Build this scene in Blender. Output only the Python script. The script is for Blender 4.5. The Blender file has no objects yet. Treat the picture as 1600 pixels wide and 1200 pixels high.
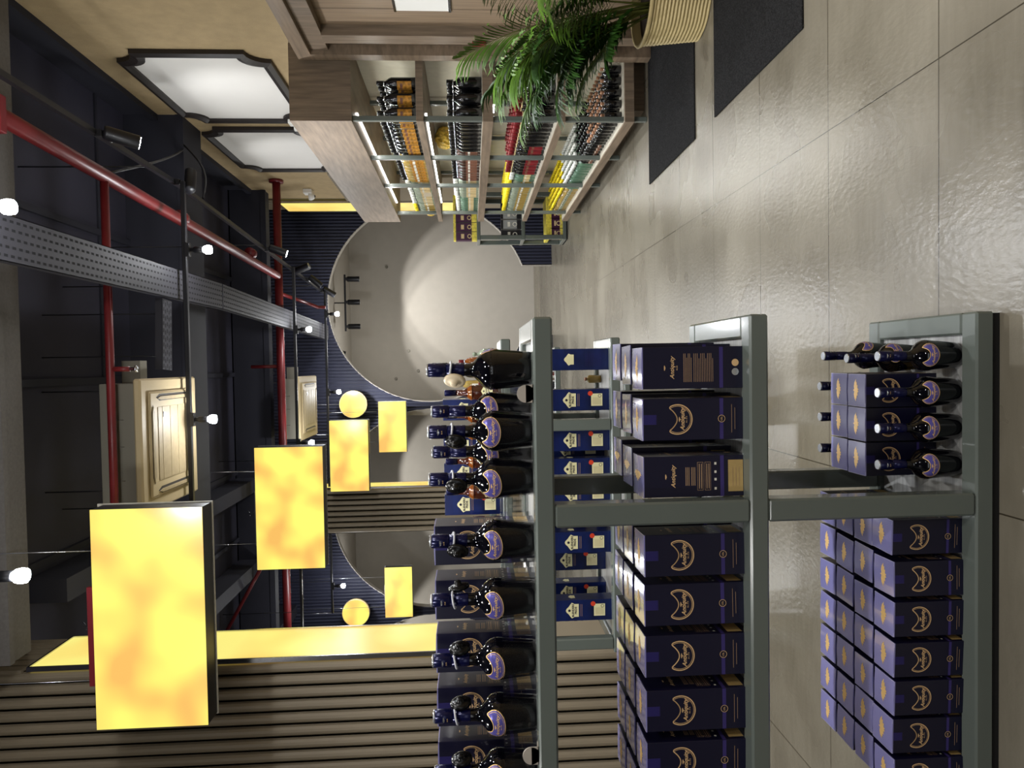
import bpy, math, random
from mathutils import Matrix, Vector
random.seed(7)
PI = math.pi
S = bpy.context.scene
C = S.collection

# ------------------------------------------------------------------ camera
PITCH, YAW, ROLL, FPX = 0.0580123, 0.0278222, 0.0180886, 1110.812
cy, sy, cp, sp = math.cos(YAW), math.sin(YAW), math.cos(PITCH), math.sin(PITCH)
fw = Vector((-sy*cp, cy*cp, -sp)); rt = Vector((cy, sy, 0)); dn = fw.cross(rt)
R_ = rt*math.cos(ROLL) + dn*math.sin(ROLL)
D_ = -rt*math.sin(ROLL) + dn*math.cos(ROLL)
cam = bpy.data.cameras.new('camera'); camo = bpy.data.objects.new('camera', cam); C.objects.link(camo)
cam.sensor_fit = 'HORIZONTAL'; cam.sensor_width = 36.0; cam.lens = 36.0*FPX/1600.0
cam.clip_start = 0.05; cam.clip_end = 100
m = Matrix((D_, R_, -fw)).transposed().to_4x4()          # the phone was held turned on its side
m.translation = Vector((0, 0, 1.29)); camo.matrix_world = m
S.camera = camo
# ------------------------------------------------------------------ look
S.view_settings.view_transform = 'Standard'; S.view_settings.look = 'None'
S.view_settings.exposure = 0.0; S.view_settings.gamma = 1.0
try: S.view_settings.use_curve_mapping = False
except Exception: pass
W = bpy.data.worlds.new('world'); S.world = W; W.use_nodes = True
W.node_tree.nodes['Background'].inputs[0].default_value = (.55, .58, .65, 1)
W.node_tree.nodes['Background'].inputs[1].default_value = 0.05

def light(kind, loc, power, col=(1, .97, .92), size=.05, target=None, angle=60, blend=.3, sizey=None):
    l = bpy.data.lights.new('lamp_light', kind); l.energy = power; l.color = col
    o = bpy.data.objects.new('lamp_light', l); C.objects.link(o); o.location = loc
    if kind == 'SPOT': l.spot_size = math.radians(angle); l.spot_blend = blend; l.shadow_soft_size = size
    elif kind == 'POINT': l.shadow_soft_size = size
    elif kind == 'AREA':
        l.shape = 'RECTANGLE'; l.size = size; l.size_y = sizey or size
    if target is not None:
        o.rotation_euler = (Vector(target)-Vector(loc)).to_track_quat('-Z', 'Y').to_euler()
    return o
K = 1.0
# downlights (each sits at a modelled lamp, see downlight())
DL = [(.69, 3.10), (-.86, 3.10), (.88, 5.38), (-.37, 5.38), (.455, 8.62), (-.9, 8.62), (.77, 10.45), (-.36, 10.45), (-3.2, 10.45), (-3.2, 5.38), (-3.2, 8.62)]
for x, y in DL:
    light('SPOT', (x, y, 3.15), 120*K, (.95, .97, 1.0), .035, (x, y, 0), 150, .9)
    light('POINT', (x, y, 3.12), 17*K, (.95, .97, 1.0), .035)
# unseen downlights added as fill, behind and beside the phone
for x, y in [(-1.2, .45), (.55, .55), (1.3, 1.2), (1.2, -1.4), (-2.4, 1.8), (-1.2, 2.0), (.3, 2.2)]:
    light('SPOT', (x, y, 3.2), 72*K, (1, .98, .95), .05, (x, y+.1, 0), 150, .9)
    light('POINT', (x, y, 3.2), 10*K, (1, .98, .95), .12)
light('AREA', (-.6, -3.97, 1.9), 45*K, (.93, .96, 1), 4.5, (-.6, 0, 1.3), sizey=2.2)   # unseen fill light added behind the phone to lift the front faces
# spots that wash the framed panels, the inner room wall and the rack
for (x, y, z), t, p, a in [((1.36, 5.7, 3.30), (2.24, 6.0, 3.05), 14, 78), ((1.33, 7.3, 3.30), (2.24, 7.6, 3.05), 14, 78)]:
    light('SPOT', (x, y, z), p*K, (.97, .98, 1), .03, t, a, .8)
for x in (1.52, 1.12, .70):
    light('SPOT', (x, 12.15, 3.1), 95*K, (1, .99, .97), .03, (x, 14.1, 1.15), 66, .22)
light('SPOT', (-2.2, 12.5, 3.1), 110*K, (1, .99, .96), .02, (-2.2, 14.1, 1.15), 80, .25)
light('SPOT', (-5.4, 12.5, 3.1), 110*K, (1, .99, .96), .02, (-5.4, 14.1, 1.15), 80, .25)
light('POINT', (.3, 12.6, 2.6), 26*K, (1, .99, .96), .05)
light('POINT', (-3.6, 12.4, 3.3), 12*K, (1, .99, .96), .05)

# ------------------------------------------------------------------ materials
def srgb(r, g, b):
    f = lambda c: (c/255/12.92) if c/255 <= .04045 else ((c/255+.055)/1.055)**2.4
    return (f(r), f(g), f(b), 1)
M = {}
def mat(name, col, rough=.5, metal=0, spec=.5, coat=0, noise=None, bump=None, trans=0, emit=None, es=0, alpha=1, ior=1.45):
    m = bpy.data.materials.new(name); m.use_nodes = True; nt = m.node_tree; b = nt.nodes['Principled BSDF']
    b.inputs['Base Color'].default_value = col; b.inputs['Roughness'].default_value = rough
    b.inputs['Metallic'].default_value = metal; b.inputs['Specular IOR Level'].default_value = spec
    b.inputs['Coat Weight'].default_value = coat; b.inputs['Coat Roughness'].default_value = .08
    b.inputs['Transmission Weight'].default_value = trans; b.inputs['IOR'].default_value = ior
    b.inputs['Alpha'].default_value = alpha
    if emit: b.inputs['Emission Color'].default_value = emit; b.inputs['Emission Strength'].default_value = es
    tc = nt.nodes.new('ShaderNodeTexCoord')
    if noise:
        sc, amt = noise[0], noise[1]; stretch = noise[2] if len(noise) > 2 else (1, 1, 1)
        mp = nt.nodes.new('ShaderNodeMapping'); mp.inputs['Scale'].default_value = stretch
        n = nt.nodes.new('ShaderNodeTexNoise'); n.inputs['Scale'].default_value = sc; n.inputs['Detail'].default_value = 6
        nt.links.new(tc.outputs['Object'], mp.inputs[0]); nt.links.new(mp.outputs[0], n.inputs['Vector'])
        r = nt.nodes.new('ShaderNodeValToRGB'); r.color_ramp.elements[0].position = .3; r.color_ramp.elements[1].position = .7
        r.color_ramp.elements[0].color = tuple(c*(1-amt) for c in col[:3])+(1,)
        r.color_ramp.elements[1].color = tuple(min(1, c*(1+amt)) for c in col[:3])+(1,)
        nt.links.new(n.outputs['Fac'], r.inputs[0]); nt.links.new(r.outputs[0], b.inputs['Base Color'])
    if bump:
        n2 = nt.nodes.new('ShaderNodeTexNoise'); n2.inputs['Scale'].default_value = bump[0]; n2.inputs['Detail'].default_value = 4
        nt.links.new(tc.outputs['Object'], n2.inputs['Vector'])
        bp = nt.nodes.new('ShaderNodeBump'); bp.inputs['Strength'].default_value = bump[1]; bp.inputs['Distance'].default_value = .01
        nt.links.new(n2.outputs['Fac'], bp.inputs['Height']); nt.links.new(bp.outputs[0], b.inputs['Normal'])
    M[name] = m; return m

mat('frame_paint', srgb(95, 102, 97), .24, noise=(3, .06), coat=.35)
mat('laminate', srgb(150, 150, 148), .4, noise=(8, .25, (1, 14, 1)))
mat('laminate_beige', srgb(190, 184, 168), .45, noise=(5, .08, (1, 1, 6)))
mat('beige_wall', srgb(176, 154, 116), .8, noise=(14, .07), bump=(160, .25))
mat('board', srgb(205, 198, 176), .7, noise=(20, .05))
mat('wood_dark', srgb(120, 104, 87), .5, noise=(5, .28, (10, 10, .7)))
mat('wood_light', srgb(132, 114, 95), .5, noise=(4, .28, (3, .9, 9)))
mat('wood_door', srgb(140, 120, 98), .5, noise=(5, .2, (1, 14, .5)))
mat('rib', srgb(134, 122, 102), .5, noise=(2, .05))
mat('rib_navy', srgb(38, 40, 58), .6, noise=(2, .06))
mat('grey_plaster', srgb(176, 170, 160), .85, noise=(6, .03))
mat('ceiling_black', srgb(46, 45, 58), .75, noise=(1.5, .2))
mat('black_panel', srgb(34, 34, 44), .75, noise=(1.2, .15))
mat('beam_grey', srgb(92, 88, 84), .75, noise=(60, .12))
mat('tray_metal', srgb(44, 43, 50), .65, noise=(6, .1))
mat('hole', srgb(14, 14, 18), .9)
mat('red_pipe', srgb(108, 30, 33), .4, noise=(6, .2))
mat('maroon', srgb(110, 24, 32), .5, noise=(5, .1))
mat('black_metal', srgb(24, 24, 28), .4, noise=(9, .1))
mat('chrome', srgb(200, 200, 205), .18, metal=1, noise=(9, .05))
mat('ac_beige', srgb(178, 160, 124), .6, noise=(3, .04))
mat('ac_dark', srgb(60, 55, 50), .6, noise=(3, .04))
mat('ac_grille', srgb(158, 141, 108), .6, noise=(30, .08))
mat('duct_grey', srgb(120, 116, 104), .5, metal=.3, noise=(3, .06))
mat('panel_white', srgb(235, 232, 226), .5, noise=(3, .02))
mat('frame_black', srgb(38, 32, 30), .45, noise=(6, .2))
mat('bulb', (1, 1, 1, 1), .5, emit=(.93, .97, 1, 1), es=90, noise=(3, .01))
mat('led', (1, 1, 1, 1), .5, emit=(1, 1, .97, 1), es=9, noise=(3, .01))
mat('mat_carpet', srgb(31, 31, 32), .95, noise=(170, .9), spec=.2, bump=(200, 1.0))
mat('pot', srgb(196, 178, 128), .5, noise=(5, .05))
mat('soil', srgb(50, 38, 28), .9, noise=(40, .4))
mat('leaf', srgb(44, 76, 26), .38, noise=(7, .5))
mat('leaf_light', srgb(82, 118, 36), .4, noise=(7, .35))
mat('stem', srgb(96, 104, 48), .5, noise=(9, .2))
mat('paper', srgb(240, 238, 232), .7, noise=(3, .02))
mat('rubber', srgb(16, 16, 17), .8, noise=(9, .2))
mat('clear', (1, 1, 1, 1), .03, trans=1, ior=1.2, alpha=.35, noise=(2, .001))
# carton and bottle materials
mat('carton_navy', srgb(13, 12, 40), .36, coat=.12, noise=(4, .08))
mat('carton_side', srgb(20, 20, 44), .3, coat=.4, noise=(4, .08))
mat('carton_top', srgb(136, 134, 194), .22, spec=1.0, coat=1.0, noise=(12, .08))
mat('gold', srgb(226, 188, 138), .4, metal=.15, noise=(30, .08))
mat('gold_bright', srgb(242, 200, 128), .4, metal=.2, noise=(30, .1))
mat('purple', srgb(56, 46, 108), .4, noise=(9, .06))
mat('violet_line', srgb(36, 30, 92), .4, noise=(9, .06))
mat('gold_label', srgb(186, 158, 102), .45, noise=(30, .12))
mat('print', srgb(170, 140, 110), .5, noise=(30, .1))
mat('glass_black', srgb(5, 5, 10), .05, coat=.25, spec=.5, noise=(4, .1))
mat('cap_navy', srgb(14, 17, 60), .22, metal=.35, noise=(6, .15))
mat('label_purple', srgb(94, 88, 170), .3, metal=.25, noise=(9, .12))
mat('silver', srgb(205, 208, 214), .2, metal=.85, noise=(9, .05))
mat('tag_black', srgb(7, 7, 8), .25, spec=.35, noise=(9, .1))
mat('holder', srgb(168, 160, 150), .45, noise=(9, .05))
mat('bottle_shade', srgb(54, 60, 50), .3, noise=(9, .1))
mat('tag_wire', srgb(190, 192, 198), .35, noise=(9, .03))
mat('lid_highlight', srgb(176, 174, 204), .4, noise=(9, .03))
mat('tag_cream', srgb(206, 190, 160), .5, noise=(9, .05))
mat('bp_blue', srgb(13, 28, 78), .3, coat=.25, noise=(7, .5, (1, 1, 2)))
mat('bp_cream', srgb(232, 226, 178), .5, noise=(20, .03))
mat('bp_text', srgb(40, 34, 50), .6, noise=(20, .03))
mat('dot_red', srgb(214, 66, 38), .5, noise=(20, .03))
mat('amber', srgb(120, 62, 18), .08, spec=.7, coat=.6, noise=(5, .3))
mat('amber_dark', srgb(62, 26, 14), .08, spec=.7, coat=.6, noise=(5, .3))
mat('brown_glass', srgb(58, 34, 28), .12, coat=.5, noise=(5, .2))
mat('dark_glass', srgb(12, 12, 14), .1, coat=.6, noise=(5, .2))
mat('pale_glass', srgb(140, 150, 130), .1, coat=.6, noise=(9, .25))
mat('green_glass', srgb(88, 120, 98), .1, coat=.6, noise=(9, .25))
mat('honey_glass', srgb(166, 140, 74), .1, coat=.6, noise=(9, .25))
mat('lab_gold', srgb(176, 124, 46), .4, metal=.2, noise=(60, .5))
mat('lab_white', srgb(225, 222, 210), .5, noise=(40, .08))
mat('lab_red', srgb(118, 26, 32), .45, noise=(40, .35))
mat('lab_brown', srgb(120, 80, 62), .45, noise=(40, .25))
mat('lab_cream', srgb(214, 190, 140), .5, noise=(40, .12))
mat('cap_black', srgb(14, 14, 15), .25, coat=.3, noise=(9, .1))
mat('cap_white', srgb(232, 234, 230), .4, noise=(9, .03))
mat('cap_yellow', srgb(240, 216, 30), .4, noise=(9, .05))
mat('cap_red', srgb(112, 24, 30), .4, noise=(9, .2))
mat('cap_tan', srgb(186, 140, 110), .4, metal=.3, noise=(9, .1))
mat('purple_dark', srgb(62, 20, 56), .4, noise=(9, .1))
mat('yellow_foil', srgb(222, 206, 84), .4, noise=(30, .25))
mat('mesh_gold', srgb(206, 172, 70), .5, noise=(60, .5))
mat('grey_box', srgb(150, 152, 150), .4, noise=(9, .05))
mat('black_box', srgb(22, 22, 30), .35, noise=(9, .1))

def glow(name, lo, hi, es, scale):                       # backlit stretch membrane, blotchy from the diodes behind it
    m = bpy.data.materials.new(name); m.use_nodes = True; nt = m.node_tree; b = nt.nodes['Principled BSDF']
    tc = nt.nodes.new('ShaderNodeTexCoord'); n = nt.nodes.new('ShaderNodeTexNoise'); n.inputs['Scale'].default_value = scale
    n.inputs['Detail'].default_value = .6; nt.links.new(tc.outputs['Object'], n.inputs['Vector'])
    r = nt.nodes.new('ShaderNodeValToRGB'); r.color_ramp.elements[0].position = .34; r.color_ramp.elements[1].position = .6
    r.color_ramp.elements[0].color = lo; r.color_ramp.elements[1].color = hi
    nt.links.new(n.outputs['Fac'], r.inputs[0]); nt.links.new(r.outputs[0], b.inputs['Emission Color'])
    b.inputs['Base Color'].default_value = (.1, .08, .03, 1); b.inputs['Roughness'].default_value = .25
    b.inputs['Emission Strength'].default_value = es; M[name] = m
glow('membrane', srgb(248, 190, 98), srgb(255, 252, 118), 1.0, 3.6)
glow('membrane_pier', srgb(255, 214, 110), srgb(255, 242, 132), .95, 2.2)

def floor_mat():
    m = bpy.data.materials.new('floor_tile'); m.use_nodes = True; nt = m.node_tree; b = nt.nodes['Principled BSDF']
    g = nt.nodes.new('ShaderNodeNewGeometry')
    mp = nt.nodes.new('ShaderNodeMapping'); mp.inputs['Location'].default_value = (-.814+12, -1.8905+6, 0)
    nt.links.new(g.outputs['Position'], mp.inputs[0])
    br = nt.nodes.new('ShaderNodeTexBrick'); br.offset = 0; br.offset_frequency = 2; br.squash = 1
    br.inputs['Scale'].default_value = 1; br.inputs['Brick Width'].default_value = 1.2; br.inputs['Row Height'].default_value = .6
    br.inputs['Mortar Size'].default_value = .0021; br.inputs['Mortar Smooth'].default_value = .1
    br.inputs['Color1'].default_value = (1, 1, 1, 1); br.inputs['Color2'].default_value = (.93, .93, .93, 1)
    br.inputs['Mortar'].default_value = (.22, .2, .17, 1)
    nt.links.new(mp.outputs[0], br.inputs['Vector'])
    def noise(sc, det, st=(1, 1, 1), dist=0):
        q = nt.nodes.new('ShaderNodeMapping'); q.inputs['Scale'].default_value = st; nt.links.new(g.outputs['Position'], q.inputs[0])
        n = nt.nodes.new('ShaderNodeTexNoise'); n.inputs['Scale'].default_value = sc; n.inputs['Detail'].default_value = det
        n.inputs['Distortion'].default_value = dist; nt.links.new(q.outputs[0], n.inputs['Vector']); return n
    n1 = noise(1.3, 3, (1, 1.3, 1), .2); n2 = noise(55, 4, (1, .6, 1)); n3 = noise(14, 5, (.5, 3, 1), .4)
    ad = nt.nodes.new('ShaderNodeMath'); ad.operation = 'MULTIPLY_ADD'; ad.inputs[1].default_value = .22
    nt.links.new(n3.outputs['Fac'], ad.inputs[0]); nt.links.new(n1.outputs['Fac'], ad.inputs[2])
    r = nt.nodes.new('ShaderNodeValToRGB'); r.color_ramp.elements[0].position = .42; r.color_ramp.elements[1].position = .85
    r.color_ramp.elements[0].color = srgb(98, 92, 79); r.color_ramp.elements[1].color = srgb(131, 125, 111)
    nt.links.new(ad.outputs[0], r.inputs[0])
    mx = nt.nodes.new('ShaderNodeMixRGB'); mx.blend_type = 'MULTIPLY'; mx.inputs[0].default_value = 1
    nt.links.new(r.outputs[0], mx.inputs[1]); nt.links.new(br.outputs['Color'], mx.inputs[2])
    nt.links.new(mx.outputs[0], b.inputs['Base Color'])
    rr = nt.nodes.new('ShaderNodeMapRange'); rr.inputs['To Min'].default_value = .2; rr.inputs['To Max'].default_value = .36
    nt.links.new(n1.outputs['Fac'], rr.inputs[0]); nt.links.new(rr.outputs[0], b.inputs['Roughness'])
    bp = nt.nodes.new('ShaderNodeBump'); bp.inputs['Strength'].default_value = .45; bp.inputs['Distance'].default_value = .003
    nt.links.new(n2.outputs['Fac'], bp.inputs['Height']); nt.links.new(bp.outputs[0], b.inputs['Normal'])
    M['floor_tile'] = m
floor_mat()

# ------------------------------------------------------------------ mesh building
class MB:
    def __init__(s): s.v = []; s.f = []; s.m = []; s.mats = []; s.sm = []
    def mi(s, n):
        if n not in s.mats: s.mats.append(n)
        return s.mats.index(n)
    def add(s, vs, fs, mt, smooth=False):
        b = len(s.v); s.v += [tuple(p) for p in vs]; k = s.mi(mt)
        for f in fs: s.f.append(tuple(b+i for i in f)); s.m.append(k); s.sm.append(smooth)
        return s
    def box(s, lo, hi, mt, rot=None, bevel=0):
        x0, y0, z0 = lo; x1, y1, z1 = hi
        if bevel: return s.rbox(lo, hi, mt, bevel)
        vs = [(x0,y0,z0),(x1,y0,z0),(x1,y1,z0),(x0,y1,z0),(x0,y0,z1),(x1,y0,z1),(x1,y1,z1),(x0,y1,z1)]
        return s.add(vs, [(0,3,2,1),(4,5,6,7),(0,1,5,4),(1,2,6,5),(2,3,7,6),(3,0,4,7)], mt)
    def rbox(s, lo, hi, mt, b):                            # box with chamfered edges
        vs = []; idx = {}
        L = [lo, hi]
        for ix in (0,1):
            for iy in (0,1):
                for iz in (0,1):
                    c = (L[ix][0], L[iy][1], L[iz][2]); d = ((b,-b)[ix], (b,-b)[iy], (b,-b)[iz])
                    for ax in range(3):
                        p = [c[k]+(d[k] if k != ax else 0) for k in range(3)]
                        idx[(ix,iy,iz,ax)] = len(vs); vs.append(tuple(p))
        fs = []
        for ax in range(3):
            o = [k for k in range(3) if k != ax]
            for sd in (0,1):
                q = []
                for a, c in ((0,0),(1,0),(1,1),(0,1)):
                    k = [0,0,0]; k[ax] = sd; k[o[0]] = a; k[o[1]] = c; q.append(idx[(*k, ax)])
                fs.append(q)
        for ax in range(3):
            o = [k for k in range(3) if k != ax]
            for a in (0,1):
                for c in (0,1):
                    k0 = [0,0,0]; k1 = [0,0,0]; k0[ax] = 0; k1[ax] = 1
                    for k in (k0,k1): k[o[0]] = a; k[o[1]] = c
                    fs.append([idx[(*k0,o[0])], idx[(*k1,o[0])], idx[(*k1,o[1])], idx[(*k0,o[1])]])
        for ix in (0,1):
            for iy in (0,1):
                for iz in (0,1): fs.append([idx[(ix,iy,iz,a)] for a in range(3)])
        cx = [(lo[k]+hi[k])/2 for k in range(3)]
        out = []
        for f in fs:
            p = [Vector(vs[i]) for i in f]; n = (p[1]-p[0]).cross(p[2]-p[0])
            out.append(f if n.dot(sum(p, Vector())/len(p)-Vector(cx)) > 0 else f[::-1])
        return s.add(vs, out, mt)
    def lathe(s, prof, mt, seg=24, c=(0,0,0), axis='z', smooth=True, cap=True):
        vs = []; fs = []
        for r, z in prof:
            for k in range(seg):
                a = 2*PI*k/seg; p = (r*math.cos(a), r*math.sin(a), z)
                if axis == 'y': p = (p[0], z, -p[1])
                if axis == 'x': p = (z, p[1], p[0])
                vs.append((c[0]+p[0], c[1]+p[1], c[2]+p[2]))
        n = len(prof)
        for i in range(n-1):
            for k in range(seg):
                k2 = (k+1) % seg; fs.append((i*seg+k, i*seg+k2, (i+1)*seg+k2, (i+1)*seg+k))
        s.add(vs, fs, mt, smooth)
        if cap:
            b = len(s.v)-len(vs); k = s.mi(mt)
            s.f.append(tuple(b+i for i in range(seg))[::-1]); s.m.append(k); s.sm.append(False)
            s.f.append(tuple(b+(n-1)*seg+i for i in range(seg))); s.m.append(k); s.sm.append(False)
        return s
    def tube(s, pts, r, mt, seg=8, smooth=True, cap=True):
        pts = [Vector(p) for p in pts]; n = len(pts); rr = r if isinstance(r, (list, tuple)) else [r]*n
        vs = []; fs = []; up = None
        for i, p in enumerate(pts):
            d = (pts[min(i+1,n-1)]-pts[max(i-1,0)]).normalized()
            if up is None: up = Vector((0,0,1)) if abs(d.z) < .9 else Vector((1,0,0))
            a = d.cross(up).normalized(); b = a.cross(d).normalized(); up = b
            for k in range(seg):
                t = 2*PI*(k+.5)/seg; vs.append(tuple(p+a*math.cos(t)*rr[i]+b*math.sin(t)*rr[i]))
        for i in range(n-1):
            for k in range(seg):
                k2 = (k+1) % seg; fs.append((i*seg+k, i*seg+k2, (i+1)*seg+k2, (i+1)*seg+k))
        if cap: fs += [tuple(range(seg))[::-1], tuple((n-1)*seg+i for i in range(seg))]
        return s.add(vs, fs, mt, smooth)
    def prism(s, poly, mt, f, t0, t1):                     # poly in 2D, f(u,v,t)->xyz, extruded from t0 to t1
        n = len(poly); vs = [f(u,v,t0) for u,v in poly]+[f(u,v,t1) for u,v in poly]
        fs = [tuple(range(n)), tuple(range(n,2*n))[::-1]]+[(i,i+n,(i+1)%n+n,(i+1)%n) for i in range(n)]
        return s.add(vs, fs, mt)
    def build(s, name, parent=None, loc=(0,0,0), rz=0, link=True):
        me = bpy.data.meshes.new(name); me.from_pydata(s.v, [], s.f)
        for n in s.mats: me.materials.append(M[n])
        me.polygons.foreach_set('material_index', s.m); me.polygons.foreach_set('use_smooth', s.sm); me.update()
        o = bpy.data.objects.new(name, me)
        if link: C.objects.link(o)
        o.location = loc; o.rotation_euler = (0,0,rz)
        if parent: o.parent = parent
        return o
def tag(o, label, cat, group=None, kind=None):
    o['label'] = label; o['category'] = cat
    if group: o['group'] = group
    if kind: o['kind'] = kind
    return o
def struct(o): o['kind'] = 'structure'; return o
def empty(name, loc=(0,0,0), rz=0):
    o = bpy.data.objects.new(name, None); o.empty_display_size = .05; C.objects.link(o); o.location = loc; o.rotation_euler = (0,0,rz); return o
KIDS = {}
def reg(root, kids): KIDS[root.name] = kids
def dup(root, loc, rz=0, label=None, group=None):
    r = root.copy(); C.objects.link(r); r.location = loc; r.rotation_euler = (0,0,rz)
    if label: r['label'] = label
    if group: r['group'] = group
    for ch in root.children:
        c = ch.copy(); C.objects.link(c); c.parent = r
        for g in ch.children:
            d = g.copy(); C.objects.link(d); d.parent = c
    return r
USED = set()
def place(proto, loc, rz=0, label=None, group=None):       # first use moves the prototype itself
    if proto.name not in USED:
        USED.add(proto.name); proto.location = loc; proto.rotation_euler = (0,0,rz)
        if label: proto['label'] = label
        if group: proto['group'] = group
        return proto
    return dup(proto, loc, rz, label, group)
_o = ['first','second','third','fourth','fifth','sixth','seventh','eighth','ninth','tenth','eleventh','twelfth','thirteenth','fourteenth','fifteenth','sixteenth','seventeenth','eighteenth','nineteenth']
ORD = _o+[w for t_, u in (('twenty','twentieth'),('thirty','thirtieth'),('forty','fortieth'),('fifty','fiftieth')) for w in [u]+[t_+'-'+q for q in _o[:9]]]

_tc = {}
def text2d(body, size, shear=0, offset=0):                 # flat polygons of a line of lettering, centred
    k = (body, size, shear, offset)
    if k in _tc: return _tc[k]
    cu = bpy.data.curves.new('lettering', 'FONT'); cu.body = body; cu.size = size; cu.shear = shear; cu.offset = offset
    cu.align_x = 'CENTER'; cu.align_y = 'CENTER'; cu.resolution_u = 2; cu.fill_mode = 'FRONT'
    o = bpy.data.objects.new('lettering', cu); C.objects.link(o)
    bpy.context.view_layer.update()
    dg = bpy.context.evaluated_depsgraph_get(); me = bpy.data.meshes.new_from_object(o.evaluated_get(dg))
    vs = [(v.co.x, v.co.y) for v in me.vertices]; fs = [tuple(p.vertices) for p in me.polygons]
    bpy.data.objects.remove(o); bpy.data.curves.remove(cu); bpy.data.meshes.remove(me)
    _tc[k] = (vs, fs); return vs, fs
def put2d(mb, shape, mt, f, du=0, dv=0):
    vs, fs = shape; mb.add([f(u+du, v+dv) for u, v in vs], fs, mt)
def rect(u0, v0, u1, v1): return ([(u0,v0),(u1,v0),(u1,v1),(u0,v1)], [(0,1,2,3)])
def disc(r, n=20, cu=0, cv=0): return ([(cu+r*math.cos(2*PI*i/n), cv+r*math.sin(2*PI*i/n)) for i in range(n)], [tuple(range(n))])
def stroke(pts, w):
    n = len(pts); a = []; b = []
    for i in range(n):
        p = Vector(pts[i-1]); q = Vector(pts[(i+1) % n]); d = (q-p).normalized(); nrm = Vector((-d.y, d.x))*w/2; c = Vector(pts[i])
        a.append(tuple(c+nrm)); b.append(tuple(c-nrm))
    return a+b, [(i, n+i, n+(i+1) % n, (i+1) % n) for i in range(n)]
def ring(r, w, n=24): return stroke([(r*math.cos(2*PI*i/n), r*math.sin(2*PI*i/n)) for i in range(n)], w)
def outline(u0, v0, u1, v1, w):
    a = [rect(u0,v0,u1,v0+w), rect(u0,v1-w,u1,v1), rect(u0,v0,u0+w,v1), rect(u1-w,v0,u1,v1)]
    vs = []; fs = []
    for v, f in a: b = len(vs); vs += v; fs += [tuple(b+i for i in q) for q in f]
    return vs, fs
def crescent(s=1.0, k=1.0):                                # round shield with a scooped top
    R = .036*k; pts = []
    for i in range(33):
        a = math.radians(20)-math.radians(220)*i/32; pts.append((R*math.cos(a), R*math.sin(a)))
    pts += [(-.0322*k,.0162*k),(-.0300*k,.0188*k),(-.0276*k,.0190*k),(-.0254*k,.0174*k)]
    for i in range(1, 14):
        t = i/14; pts.append(((-.0254+.0508*t)*k, (.0174-.0165*math.sin(PI*t)**.9)*k))
    pts += [(.0254*k,.0174*k),(.0276*k,.0190*k),(.0300*k,.0188*k),(.0322*k,.0162*k)]
    return [(x*s, y*s) for x, y in pts]
def fill_poly(pts):                                        # scooped shape: split into vertical-ish quads around its lower centre
    n = len(pts); c = (0, -.008*abs(pts[0][0])/.0287)
    return [c]+list(pts), [(0, i+1, (i+1) % n+1) for i in range(n)]
def wings(s=1.0):                                          # spiky winged emblem
    p = [(0,.010),(.003,.006),(.010,.0075),(.020,.006),(.029,.001),(.019,.001),(.022,-.002),(.013,-.0025),(.014,-.0055),(.006,-.005),(.003,-.009),(0,-.006)]
    q = p+[(-x, y) for x, y in p[::-1][1:-1]]
    return fill_c([(x*s, y*s) for x, y in q])
def fill_c(pts, c=(0,0)):
    n = len(pts); return [c]+list(pts), [(0, i+1, (i+1) % n+1) for i in range(n)]
def emblem(mb, f, mt, s, detail=True):
    pts = crescent(s)
    put2d(mb, stroke(pts, .0026*s), mt, f); put2d(mb, stroke([(x*.9, y*.9) for x, y in pts], .0010*s), mt, f)
    put2d(mb, text2d('Antiquity', .0148*s, .35, .0003), mt, f, 0, -.0125*s)
    put2d(mb, wings(.24*s), mt, f, 0, -.0065*s+.0015*s)
    if detail: put2d(mb, text2d('B L U E', .0052*s), mt, f, 0, -.0225*s)

# ------------------------------------------------------------------ setting
mb = MB(); mb.add([(-7.2,-4,0),(3.3,-4,0),(3.3,14.3,0),(-7.2,14.3,0)], [(0,1,2,3)], 'floor_tile'); struct(mb.build('floor'))
mb = MB(); mb.box((-7.2,-4,4.3),(3.3,11.03,4.4),'ceiling_black')
for y in (.4,1.9,3.4,4.9,6.0,7.6,9.2):                      # sheet seams
    mb.box((-7.2,y,4.285),(3.3,y+.03,4.3),'black_panel')
for x in (-5,-3.6,-2.2,-1.35,-.1,1.1): mb.box((x,-4,4.27),(x+.05,11.03,4.3),'black_panel')
struct(mb.build('ceiling'))
mb = MB(); mb.box((2.25,-4,0),(2.4,9.66,4.04),'beige_wall'); mb.box((2.25,-4,4.04),(2.4,9.66,4.3),'black_panel'); struct(mb.build('wall_right'))
mb = MB(); mb.box((2.2,-4,4.0),(2.26,9.66,4.06),'black_panel'); struct(mb.build('trim_1'))
mb = MB(); mb.box((-7.2,-4.1,0),(3.3,-4,4.3),'grey_plaster'); struct(mb.build('wall_front'))
mb = MB()
for x in (-2.9,-1.37,.13,1.66): mb.box((x,-4,.75),(x+.05,-3.93,3.05),'black_metal')
for z in (.75,3.0): mb.box((-2.9,-4,z),(1.71,-3.93,z+.05),'black_metal')
struct(mb.build('fill_light_frame'))  # made-up bars framing the added fill light behind the phone
mb = MB(); mb.box((-7.3,-4,0),(-7.2,14.4,4.3),'grey_plaster'); struct(mb.build('wall_left'))

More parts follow.
